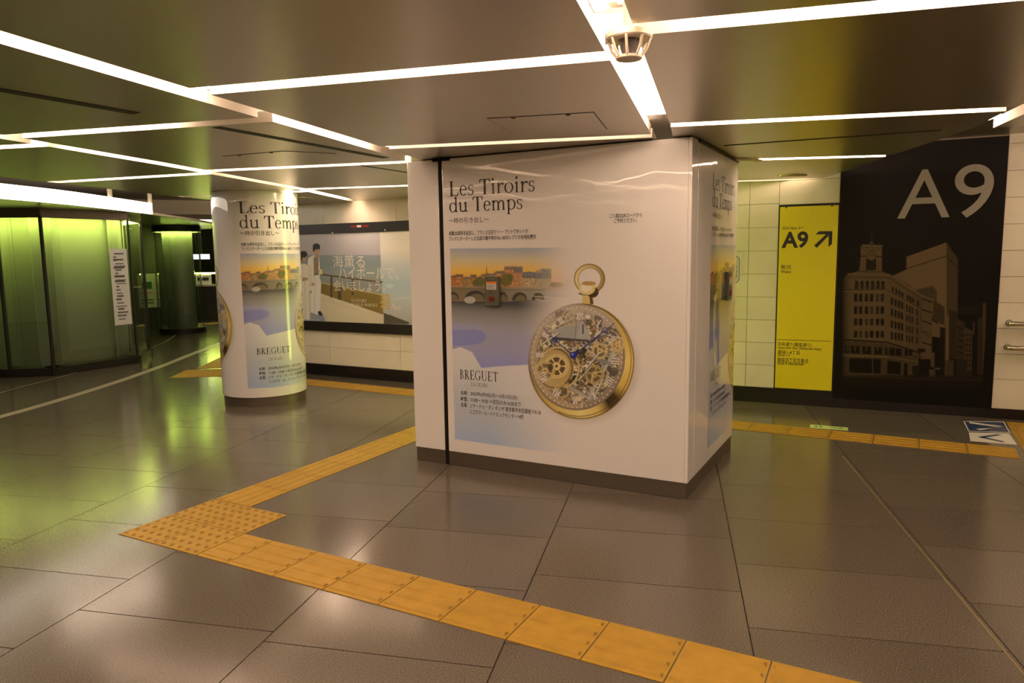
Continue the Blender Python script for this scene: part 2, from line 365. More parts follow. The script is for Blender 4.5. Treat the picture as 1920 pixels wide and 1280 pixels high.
M['sticker'] = mat('white_vinyl', (0.60, 0.60, 0.56), 0.4)
M['lime'] = mat('lime_vinyl', (0.50, 0.66, 0.26), 0.4)
M['dkgreen'] = mat('green_ink', (0.03, 0.16, 0.06), 0.4)
M['line'] = mat('pale_floor_line', (0.34, 0.30, 0.24), 0.35)
M['screen'] = mat('lit_screen', (0.2, 0.2, 0.2), 0.3, emit=(0.8, 0.85, 1.0), es=2.0)
M['paper'] = mat('paper', (0.72, 0.74, 0.76), 0.5)
M['paper_ink'] = mat('paper_ink', (0.16, 0.17, 0.2), 0.5)
M['gold_ink'] = mat('gold_ink', (0.55, 0.42, 0.14), 0.35)
M['pale_ink'] = mat('pale_ink', (0.78, 0.76, 0.68), 0.35)

# ------------------------------------------------------------------ floor: slabs on a grid turned 15.5 degrees
def seen(x, y, z=0.0, m=1.06):
    p = Vector((x, y, z - CAM_H)); d = p.dot(_fw)
    if d < 0.2: return False
    return abs(p.dot(_rt) / d * 1348) < 960 * m and abs(p.dot(_up) / d * 1348) < 640 * m
floor = struct('floor', MB().box((-20, -4.6, -0.06), (5.0, 14, -0.005)), M['joint'], 'polished grey granite floor of the station concourse')
AC, AS = math.cos(math.radians(15.5)), math.sin(math.radians(15.5))
PA, PB, GAP = 0.889, 0.585, 0.005
offs = {0: 3.31, -1: 3.02, -2: 3.44, -3: 3.51, -4: 3.21, 1: 3.1, 2: 3.4}
slab_me = MB().box((GAP / 2, GAP / 2, -0.012), (PA - GAP / 2, PB - GAP / 2, 0.0)).mesh('slab', M['slab'])
cand, rest = [], MB()
for k in range(-19, 7):
    b0 = offs.get(k, 3.0 + (k * 0.37) % PB)
    for j in range(-14, 26):
        a, b = 0.29 + PA * k, b0 + PB * j
        ca, cb = a + PA / 2, b + PB / 2
        u, v = ca * AC - cb * AS, ca * AS + cb * AC
        if not (-17 < u < 4.4 and -4 < v < 13): continue
        x, y = a * AC - b * AS, a * AS + b * AC
        vis = any(seen(u + dx, v + dy) for dx in (-.4, 0, .4) for dy in (-.4, 0, .4))
        hid = v > 7.25 and u > -6.8 or (v > 6.7 and -6.9 < u < -3) or (v > 7.15 - 0.1 and u > -3 and v > 7.2)
        cand.append((math.hypot(u, v) if vis and not hid else 1e3 + math.hypot(u, v), x, y))
cand.sort()
for i, (d, x, y) in enumerate(cand):
    if i < 290 and d < 100:
        o = link('slab', slab_me, floor); o.location = (x, y, 0); o.rotation_euler = (0, 0, math.radians(15.5))
    else:
        g = GAP / 2
        pts = [(x + p * AC - q * AS, y + p * AS + q * AC) for p, q in ((g, g), (PA - g, g), (PA - g, PB - g), (g, PB - g))]
        rest.prism(pts, -0.012, 0.0)
tag(rest.build('slab_field', M['slab'], floor), kind='stuff')

# ------------------------------------------------------------------ ceiling: metal panels parted by light slots
HW = 0.058
N0 = [(-.30, 0), (-.69, 1.77), (-1.115, 3.7), (-1.5, 5.3), (-2.0, 7.2)]
N1 = [(-2.27, 1.2), (-2.75, 3.5), (-3.2, 5.2), (-3.7, 7)]
N2 = [(-4.06, 2.15), (-4.34, 3.2), (-4.93, 5.1), (-5.46, 6.4), (-5.6, 6.8)]
NP = [(.95, 2.0), (.47, 4.1), (.37, 4.6), (.12, 5.25), (-.09, 5.75), (-.40, 6.58), (-.63, 7.15)]
NR = [(2.6, 2.0), (2.1, 4.6), (1.6, 7.2)]
NL = [(-5.2, 0), (-5.93, 3.02), (-6.37, 4.57), (-6.65, 5.6), (-7.0, 6.53)]
def at(poly, v):
    p = poly
    for i in range(len(p) - 1):
        if v <= p[i + 1][1] or i == len(p) - 2:
            t = (v - p[i][1]) / (p[i + 1][1] - p[i][1]); return p[i][0] + t * (p[i + 1][0] - p[i][0])
def ev(e, u): (x0, y0), (x1, y1) = e; return y0 + (u - x0) / (x1 - x0) * (y1 - y0)
def corner(n, off_u, e, off_v):
    v = e[0][1]
    for _ in range(12): u = at(n, v) + off_u; v = ev(e, u) + off_v
    return (u, v)
flat = lambda v, s=0.0: ((-1.0, v), (1.0, v + 2 * s))
BACKS = [(-3.95, 0)]
COLS = {  # left line, right line, cross slots from behind the camera to the far wall (last = wall)
    'c0': (N0, NP, [((-1, -4.5), (1, -4.1)), ((-.3, -2.75), (1.6, -2.3)), ((-.2, -1.15), (1.3, -.8)), ((-.4, .42), (1.2, .8)), ((-.68, 2.055), (.26, 2.28)), ((-.97, 3.655), (.35, 4.06)), ((-.9, 5.31), (-.17, 5.60)), ((-1.39, 6.80), (-.77, 7.02)), ((-1.37, 7.09), (0, 7.18))]),
    'c1': (N1, N0, [((-2, -4.5), (0, -4.1)), ((-1.7, -2.75), (-.1, -2.35)), ((-1.9, -1.15), (-.1, -.72)), ((-2.2, .45), (-.4, .85)), ((-1.78, 2.06), (-.83, 2.275)), ((-2.6, 3.475), (-1.22, 3.90)), ((-3.0, 5.40), (-1.5, 5.83)), ((-3.6, 7.2), (-1.7, 7.2))]),
    'c2': (N2, N1, [((-3, -4.5), (-1, -4.1)), ((-3.2, -2.4), (-1.4, -2.0)), ((-3.5, -.75), (-1.8, -.4)), ((-3.8, .75), (-2.1, 1.15)), ((-4.06, 2.09), (-2.47, 2.49)), ((-4.27, 3.68), (-3.22, 3.97)), ((-4.84, 5.11), (-3.95, 5.38)), ((-5.4, 6.50), (-4.9, 6.56)), ((-5.5, 6.60), (-3.5, 6.60))]),
    'c3': (NL, N2, [((-5, -4.5), (-3, -4.1)), ((-5, -1.1), (-3.4, -.7)), ((-5.4, .5), (-3.8, .9)), ((-4.43, 2.255), (-4.15, 2.34)), ((-6.07, 3.455), (-4.48, 3.75)), ((-6.5, 4.95), (-4.95, 5.28)), ((-6.9, 6.60), (-5.5, 6.60))]),
    'cp': (NP, NR, [((1, -4.5), (3, -4.1)), ((1.4, -2.4), (3, -2.0)), ((1.2, -.7), (2.8, -.3)), ((1.0, 1.2), (2.6, 1.6)), ((.7, 2.9), (2.2, 3.3)), ((.40, 4.72), (2.0, 4.95))]),
}
ceiling = struct('ceiling', MB().box((-6.6, -4.5, 2.33), (5.0, 7.6, 2.38)), M['soffit'], 'satin metal panel ceiling parted by light slots')
liner = MB()
for cn, (nl, nr, es) in COLS.items():
    for i in range(len(es) - 1):
        lo, hi = es[i], es[i + 1]; gl = HW if nl is not NL else 0.0
        last = (i == len(es) - 2)
        g0, g1 = HW, (0.0 if last and cn != 'cp' else HW)
        p = [corner(nl, gl, lo, g0), corner(nr, -HW, lo, g0)]
        mid = [q for q in nr if p[1][1] + .25 < q[1] < corner(nr, -HW, hi, -g1)[1] - .1]
        p += [(q[0] - HW, q[1]) for q in mid] + [corner(nr, -HW, hi, -g1), corner(nl, gl, hi, -g1)]
        midl = [q for q in nl if p[0][1] + .25 < q[1] < p[-1][1] - .1]
        p += [(q[0] + gl, q[1]) for q in reversed(midl)]
        pm_ = MB().prism(p, H, H + 0.05); pm_.m = [0] + [1] * (len(pm_.m) - 1); pm_.build('panel', [M['ceil'], M['liner']], ceiling)
    for e in es[1:-1]:
        a, b = corner(nl, 0, e, 0), corner(nr, 0, e, 0)
        MB().bar(np.array(a), np.array(b), 0.17, H + 0.10, H + 0.108).build('slot_liner', M['liner'], ceiling)
for nl in (N0, N1, N2, NP):
    vs = [-4.2, -1, 1.5] + [q[1] for q in nl if q[1] > 1.6 and q[1] < 7.1]
    for a, b in zip(vs[:-1], vs[1:]):
        if nl is NP and a > 4.9: continue
        MB().bar(np.array((at(nl, a), a)), np.array((at(nl, b), b)), 0.17, H + 0.11, H + 0.118).build('slot_liner', M['liner'], ceiling)

# strip lamps lying in the slots
def lamp(p, q, key, label, w=0.10, z=H + 0.045, tape=False):
    t = empty('ceiling_strip_light', label, 'light', 'strip lights in the ceiling slots')
    p, q = np.array(p, float), np.array(q, float)
    MB().bar(p, q, w, z, z + 0.034).build('diffuser', M[key], t)
    MB().bar(p, q, w * .8, z + 0.035, z + 0.05).build('housing', M['housing'], t)
    if tape:
        d = (q - p) / np.hypot(*(q - p)); n = np.array([-d[1], d[0]]); n = n if n[1] < 0 else -n
        MB().bar(p + n * (HW - .006), q + n * (HW - .006), .003, H + .006, H + .010).build('led_tape', M['led'], t)
    return t
def nlamp(n, v0, v1, label, key='lampN'): return lamp((at(n, v0), v0), (at(n, v1), v1), 'lampF' if v0 > 5 else key, label)
def elamp(cn, i, t0, t1, label, key='lampE'):
    nl, nr, es = COLS[cn]; a, b = np.array(corner(nl, 0, es[i], 0)), np.array(corner(nr, 0, es[i], 0))
    return lamp(a + (b - a) * t0, a + (b - a) * t1, 'lampF' if a[1] > 4.7 and key == 'lampE' else key, label, tape=(cn in ('c0', 'c1') and i == 4))
nlamp(N0, .25, 1.93, 'short white strip light at the top edge, ahead of the smoke detector')
nlamp(N0, 2.13, 3.56, 'white strip light running from the smoke detector back to the square pillar')
nlamp(N1, .2, 2.06, 'thick white strip light coming in at the upper left edge')
nlamp(N1, 2.52, 3.42, 'slanting strip light left of the square pillar, behind the empty slot crossing')
nlamp(N2, 2.52, 3.70, 'long thin strip light slanting right above the glass ticket office')
nlamp(N2, 3.97, 5.02, 'slanting strip light just above the round poster column', 'lampS')
nlamp(N2, 5.32, 6.35, 'short slanting strip light behind the round column, above the billboard')
nlamp(NP, 4.55, 4.95, 'short lamp in the slot above the right part of the black mural')
elamp('c1', 4, .07, .93, 'long strip light crossing the ceiling left of the smoke detector')
elamp('c1', 5, .03, .95, 'strip light running just in front of the square pillar', 'lampS')
elamp('c0', 4, .12, .97, 'strip light leaving the smoke detector to the upper right')
elamp('c0', 5, .04, .93, 'long strip light to the right of the square pillar, above the yellow sign')
elamp('c0', 6, .12, .97, 'thin strip light behind the square pillar, ending at the black mural')
elamp('c0', 7, .05, .9, 'thin strip light along the tiled wall above the yellow sign', 'lampS')
elamp('c2', 4, .02, .62, 'strip light at the left edge, ending in a pale unlit slot')
elamp('c2', 5, .06, .93, 'thin strip light right of the crossing above the round column')
elamp('c2', 6, .04, .95, 'thin strip light behind the round column reaching the square pillar')
elamp('c2', 7, .45, .97, 'faintest strip light along the wall top right above the billboard')
elamp('c3', 3, .5, .96, 'short bright lamp at the left edge below the pale slot')
elamp('c3', 4, .05, .97, 'thin strip light just above the luminous canopy band')
elamp('c3', 5, .3, .95, 'strip light behind the round column top')
elamp('c3', 3, .1, .42, 'lamp beyond the left edge of the view')
g = 'strip lights behind the viewpoint'
for cn, idx in (('c0', (1, 2, 3)), ('c1', (1, 2, 3)), ('c2', (1, 2, 3)), ('c3', (1, 2)), ('cp', (1, 2, 3, 4))):
    for i in idx: elamp(cn, i, .06, .94, 'strip light in the ceiling outside the picture', 'lampR')['group'] = g
for n in (N0, N1, N2, NP):
    for v0, v1 in ((-3.8, -2.6), (-2.3, -1.1), (-.8, .05)): nlamp(n, v0, v1, 'strip light in the ceiling outside the picture', 'lampR')['group'] = g
nlamp(N2, .4, 1.95, 'strip light in the ceiling outside the picture', 'lampR')['group'] = g
nlamp(NP, .4, 1.9, 'strip light in the ceiling outside the picture', 'lampR')['group'] = g
nlamp(NP, 2.2, 3.9, 'strip light in the ceiling outside the picture', 'lampR')['group'] = g

for x, w_ in ((1.5, 'nearest'), (2.6, 'middle'), (3.7, 'farthest')):  # unseen lamps added out of view to brighten the tiled right wall
    lamp((x, 5.5), (x + .02, 6.75), 'lampF', w_ + ' of three added unseen strip lights under the upper soffit beyond the right edge', .1, 2.25)['group'] = 'added lamps beyond the right edge'
# black shutter slots let into the panels
def slot(p, q, w, label):
    o = MB().bar(np.array(p), np.array(q), w, H - 0.002, H + 0.004).build('shutter_slot', M['black_slot']); tag(o, label, 'slot')
slot((-2.985, -.5), (-2.94, 2.06), 0.062, 'black shutter slot in the ceiling at the upper left')
slot((-2.93, 2.47), (-2.95, 3.80), 0.055, 'black shutter slot in the ceiling leading to the square pillar')
slot((-3.33, 4.0), (-3.33, 6.4), 0.03, 'thin dark ceiling joint left of the square pillar top')
slot((-.96, 4.50), (.16, 4.585), 0.03, 'thin black shutter slot in the ceiling right of the square pillar')
# access hatches
def hatch(pts, label):
    t = empty('access_hatch', label, 'hatch'); c = np.mean(pts, 0)
    MB().prism(pts, H - 0.0015, H + 0.001).build('gap', M['seam'], t)
    p2 = [tuple(c + (np.array(p) - c) * 0.985) for p in pts]
    MB().prism(p2, H - 0.0025, H + 0.001).build('plate', M['ceil'], t)
    for s in (.22, .78):
        q = np.array(pts[0]) * (1 - s) + np.array(pts[1]) * s; q = q * .92 + c * .08
        MB().lathe([(0.011, H - 0.0045), (0.011, H - 0.002)], (q[0], q[1], 0), 14).build('latch', M['black_slot'], t)
hatch([(-1.72, 2.98), (-1.24, 3.11), (-1.35, 3.57), (-1.82, 3.43)], 'flush metal access hatch in the ceiling in front of the square pillar')
hatch([(-3.72, 3.17), (-3.25, 3.22), (-3.07, 3.47), (-3.55, 3.50)], 'flush access hatch in the ceiling between black slot and thin strip light')
def vent(c, r, label):
    t = empty('round_ceiling_vent', label, 'vent')
    MB().lathe([(r * .96, H - 0.010), (r, H - 0.006), (r, H + 0.001)], (*c, 0), 40).build('rim', M['ceil'], t, True)
    MB().lathe([(r * .8, H - 0.014), (r * .84, H - 0.0105)], (*c, 0), 40).build('disc', M['ceil'], t)
vent((-1.06, 5.32), 0.19, 'large round ceiling vent peeking out behind the square pillar')
vent((-.84, 6.62), 0.12, 'small round ceiling vent above the yellow sign')
vent((-5.75, 5.80), 0.2, 'round ceiling vent behind the top of the round column')

# ------------------------------------------------------------------ walls
def wall_tiles(parent, fn, rows, joints, skip, rot):
    cache = {}
    for z0, z1 in zip(rows[:-1], rows[1:]):
        for s0, s1 in zip(joints[:-1], joints[1:]):
            if skip(s0, s1, z0, z1): continue
            key = (round(s1 - s0, 4), round(z1 - z0, 4)); g = 0.0018
            if key not in cache:
                cache[key] = MB().box((g, -0.008, g), (key[0] - g, 0.0, key[1] - g)).mesh('wall_tile', M['tile'])
            o = link('wall_tile', cache[key], parent); x, y, z = fn(s0, 0.0, z0); o.location = (x, y, z); o.rotation_euler = (0, 0, rot)
TP = 0.2135
# far wall with the billboard
bw = struct('wall_back', MB().box((-7.05, 6.54, 0), (-2.9, 6.75, 2.36)), M['grout'], 'tiled far wall carrying the billboard')
rows = [.135, .3485, .555, .7685, .982, 1.1955, 1.409, 1.6225, 1.80, 2.062]
js = [-7.05, -6.02, -4.955, -3.89, -2.9]
wall_tiles(bw, lambda s, d, z: (s, 6.54 - d, z), rows, js, lambda a, b, c, d: False, 0.0)
struct('baseboard_back', MB().box((-7.06, 6.515, 0), (-2.9, 6.54, .133)), M['base'])
struct('wall_jog', MB().box((-3.0, 6.54, 0), (-2.9, 7.2, 2.36)), M['tile'])
# wall with the exit sign and the mural, turned a little
WO = np.array([-1.371, 7.0]); WA = math.radians(3.73); WE = np.array([math.cos(WA), math.sin(WA)]); WN = np.array([math.sin(WA), -math.cos(WA)])
def wr(s, d, z): return (WO[0] + WE[0] * s + WN[0] * d, WO[1] + WE[1] * s + WN[1] * d, z)     # s along, d out of the wall towards the room
wb = struct('wall_right', MB().box((-1.75, -0.2, 0), (5.6, -0.012, 2.4), fn=wr), M['grout'], 'tiled wall carrying the yellow exit sign and the black mural')
rowsr = [.144 + TP * i for i in range(11)]
wall_tiles(wb, lambda s, d, z: wr(s, -0.008, z), rowsr, [-1.75, -.94, .12, .378], lambda a, b, c, d: False, WA)
wall_tiles(wb, lambda s, d, z: wr(s, -0.008, z), [1.838, 2.052, 2.2655], [.378, .88], lambda a, b, c, d: False, WA)
wall_tiles(wb, lambda s, d, z: wr(s, -0.008, z), [.084, .333] + [.333 + .2135 * i for i in range(1, 11)], [2.107, 2.86, 3.92, 4.98, 5.6], lambda a, b, c, d: False, WA)
struct('baseboard_right', MB().box((-1.75, -0.012, 0), (5.6, 0.012, .083), fn=wr), M['base'])
struct('trim_1', MB().box((-1.75, -0.011, .083), (2.1, 0.010, .142), fn=wr), M['base'])
# the room behind and beside the viewpoint
struct('wall_rear', MB().box((-20, -4.7, 0), (5, -4.55, 2.4)), M['tile'])
struct('wall_side', MB().box((4.6, -4.6, 0), (4.75, 8, 2.4)), M['tile'])
struct('wall_left', MB().box((-17.2, -4.6, 0), (-17, 14, 2.7)), M['dark'])
struct('wall_far', MB().box((-17, 13.2, 0), (-6.9, 13.4, 2.7)), M['dark'])
struct('wall_return', MB().box((-7.05, 6.75, 0), (-6.95, 13.2, 2.5)), M['cream'])
# ------------------------------------------------------------------ poster artwork
def inv_h(fn):
    A, B = [], []
    for x, y in ((500, 200), (1900, 250), (600, 900), (1800, 800), (1000, 500), (1300, 650)):
        s, z = fn(x, y); A += [[s, z, 1, 0, 0, 0, -x * s, -x * z], [0, 0, 0, s, z, 1, -y * s, -y * z]]; B += [x, y]
    h = np.linalg.lstsq(np.array(A), np.array(B), rcond=None)[0]; return homog(h)
I_PIL, I_A9, I_BACK = inv_h(H_PIL), inv_h(H_A9), inv_h(H_BACK)
class Art(Print):            # painted twice as fine as the grid, then averaged; paint coordinates differ from grid coordinates
    def __init__(s, s0, s1, z0, z1, cell, conv, fwd):
        Print.__init__(s, s0, s1, z0, z1, cell); s.G = (s.S, s.Z); s.fwd = fwd; s.ext = (s0, s1, z0, z1)
        nx, nz = s.nx * 2, s.nz * 2; ds, dz = (s1 - s0) / (s.nx - 1) / 2, (z1 - z0) / (s.nz - 1) / 2
        S, Z = np.meshgrid(s0 + (np.arange(nx) - .5) * ds, z0 + (np.arange(nz) - .5) * dz)
        s.S, s.Z = conv(S, Z); s.C = np.full((nz, nx, 3), 0.8); s.A = np.zeros((nz, nx))
    def finish(s):
        f = lambda a: a.reshape(s.nz, 2, s.nx, 2, *a.shape[2:]).mean((1, 3))
        s.C, s.A = f(s.C), f(s.A); s.S, s.Z = s.G; return s
REF = np.array([.66, .45, .33])
def al(r, g, b, ref=REF): return np.clip(lin((r, g, b)) / ref * .8, 0, .85)

def paint_landscape(p):
    z2 = lambda pts: [(830 + x / 4.739, 450 + y / 4.741) for x, y in pts]
    X, Y = (p.S - 830) * 4.739, (p.Z - 450) * 4.741          # crop units
    fade = 1 - sstep(X, 760, 1190)
    box = p.inpoly(z2([(62, 76), (1500, 62), (1500, 1960), (108, 1768)]))
    def grad(stops, t):
        out = np.zeros(t.shape + (3,))
        for i in range(3): out[..., i] = np.interp(t, [q[0] for q in stops], [al(*q[1])[i] for q in stops])
        return out
    sky = grad([(70, (150, 140, 140)), (180, (196, 160, 116)), (270, (222, 158, 66)), (360, (214, 130, 44)), (430, (200, 130, 70))], Y)
    p.over(box & (Y < 440), sky, fade)
    sl = [(60, 330), (80, 318), (110, 312), (120, 302), (175, 310), (185, 328), (250, 328), (255, 306), (290, 312), (300, 335), (345, 312), (383, 298), (390, 212), (397, 292), (440, 302), (470, 282), (545, 270), (548, 245), (628, 232), (710, 238), (712, 290), (740, 282), (770, 276), (820, 290), (830, 272), (885, 250), (940, 275), (965, 312), (966, 372), (1075, 380), (1100, 360), (1180, 350), (1180, 440), (60, 440)]
    bcol = grad([(60, (150, 86, 40)), (300, (140, 95, 52)), (540, (160, 104, 62)), (720, (150, 118, 88)), (960, (160, 132, 104)), (1100, (175, 150, 125))], X)
    p.over(p.inpoly(z2(sl)) & box, bcol, fade)
    r2 = np.random.default_rng(3)                              # quay houses: fronts, slate roofs, rows of windows
    for x0, x1, yt, yr, c, rc in ((62, 118, 318, 334, (176, 92, 40), (96, 70, 56)), (118, 182, 306, 322, (168, 96, 46), (84, 66, 60)), (182, 250, 328, 342, (150, 104, 58), (92, 84, 84)), (250, 300, 308, 330, (158, 100, 52), (86, 72, 64)), (300, 346, 330, 340, (140, 92, 50), (88, 74, 66)),
                                (346, 400, 304, 318, (170, 108, 54), (96, 82, 72)), (400, 470, 300, 312, (164, 106, 58), (94, 84, 78)), (470, 548, 276, 296, (182, 116, 62), (104, 88, 76)), (548, 630, 238, 262, (186, 110, 58), (110, 92, 80)), (630, 712, 240, 290, (176, 116, 72), (104, 92, 86)), (712, 822, 286, 338, (172, 132, 92), (88, 82, 84)), (822, 878, 290, 342, (168, 136, 100), (98, 92, 94)), (878, 966, 256, 344, (176, 146, 112), (112, 104, 102))):
        p.poly(z2([(x0, yt), (x1, yt - 2), (x1, 420), (x0, 420)]), al(*c), fade); p.poly(z2([(x0 + 2, yt), (x1 - 2, yt - 2), (x1, yr), (x0, yr)]), al(*rc), .9 * fade)
        p.line(*z2([(x0, yt), (x0, 420)]), .5, al(90, 62, 42), .6 * fade); n = max(3, int((x1 - x0) / 11)); y = yr + 7
        while y < 405:
            for i in range(n):
                x = x0 + (x1 - x0) * (i + .28) / n
                p.poly(z2([(x, y), (x + 4.5, y), (x + 4.5, y + 9), (x, y + 9)]), al(*[(88, 56, 36), (100, 70, 48), (76, 54, 42), (232, 176, 104)][int(r2.integers(0, 4))]), .8 * fade)
            p.line(*z2([(x0, y + 12), (x1, y + 12)]), .35, al(200, 150, 96), .5 * fade); y += 17
    for x, y in ((735, 312), (765, 310), (795, 314), (845, 318), (900, 306), (928, 304)): p.fell(830 + x / 4.739, 450 + y / 4.741, 9 / 4.739, 15 / 4.741, al(150, 130, 110), .9 * fade); p.fell(830 + x / 4.739, 450 + (y + 3) / 4.741, 5 / 4.739, 10 / 4.741, al(70, 58, 52), .9 * fade)
    for x in (560, 585, 612, 650, 690): p.poly(z2([(x, 228), (x + 9, 228), (x + 9, 244), (x, 244)]), al(150, 96, 60), fade)
    for cx, cy, rx, ry in ((330, 372, 52, 42), (292, 382, 30, 26), (565, 352, 55, 58), (600, 330, 28, 32), (1015, 396, 60, 24)):
        e = p.ell(830 + cx / 4.739, 450 + cy / 4.741, rx / 4.739, ry / 4.741)
        p.over((e < 1 + .18 * np.sin(X * .35) * np.sin(Y * .4)), al(92, 80, 38), .9 * fade)
    wat = grad([(500, (60, 52, 48)), (560, (72, 62, 55)), (620, (118, 100, 88)), (700, (140, 120, 108)), (800, (152, 132, 132)), (950, (150, 130, 140)), (1130, (136, 122, 150))], Y + (X - 300) * -.05)
    wpoly = [(60, 440), (1300, 440), (1300, 1085), (760, 1108), (600, 1115), (450, 1125), (345, 1137), (300, 1060), (262, 995), (160, 950), (60, 978)]
    wf = 1 - sstep(X, 640, 1130) * (1 - .5 * sstep(Y, 700, 1000))
    p.over(p.inpoly(z2(wpoly)) & box, wat, wf)
    br = grad([(60, (120, 92, 62)), (500, (118, 96, 72)), (800, (140, 116, 92)), (950, (170, 146, 122))], X)
    p.over(p.inpoly(z2([(60, 412), (500, 412), (912, 430), (1200, 436), (1200, 500), (905, 520), (600, 545), (60, 545)])) & box, br, fade)
    for cx, cy, rx, ry in ((88, 520, 55, 62), (290, 520, 92, 72), (530, 525, 46, 66), (684, 525, 66, 62), (850, 520, 55, 52)):
        q = (p.ell(830 + cx / 4.739, 450 + cy / 4.741, rx / 4.739, ry / 4.741) < 1) & (Y < cy + 14) & box
        p.over(q, al(58, 46, 36), .95 * fade)
        q2 = (p.ell(830 + (cx + rx * .15) / 4.739, 450 + (cy + 8) / 4.741, rx * .72 / 4.739, ry * .72 / 4.741) < 1) & (Y < cy + 14) & box
        p.over(q2, al(120, 92, 62), .8 * fade)
    p.over((p.ell(830 + 242 / 4.739, 450 + 532 / 4.741, 50 / 4.739, 32 / 4.741) < 1), al(176, 152, 128), .8)
    p.line(*z2([(60, 414), (912, 432)]), 1.2, al(150, 122, 90), .8); p.line(*z2([(60, 432), (912, 446)]), 1.0, al(85, 68, 50), .8)
    p.line(*z2([(800, 498), (1080, 520)]), 1.2, al(215, 185, 165), .7); p.line(*z2([(830, 525), (960, 545)]), 2.2, al(190, 160, 150), .6)
    b1 = (p.ell(830 + 225 / 4.739, 450 + 860 / 4.741, 165 / 4.739, 72 / 4.741) < 1) | p.inpoly(z2([(60, 800), (200, 790), (300, 900), (215, 935), (60, 940)]))
    p.over(b1 & box, al(122, 112, 146), .8)
    p.over((p.ell(830 + 190 / 4.739, 450 + 770 / 4.741, 190 / 4.739, 30 / 4.741) < 1) & box, al(145, 130, 146), .5)
    low = grad([(900, (205, 176, 156)), (1150, (196, 170, 152)), (1350, (180, 160, 148)), (1600, (168, 155, 152)), (1850, (150, 150, 165))], Y - X * .1)
    lp = [(60, 978), (160, 950), (262, 995), (300, 1060), (345, 1137), (450, 1125), (760, 1108), (1500, 1085), (1500, 2000), (60, 2000)]
    p.over(p.inpoly(z2(lp)) & box, low, 1 - sstep(X, 300, 1250))

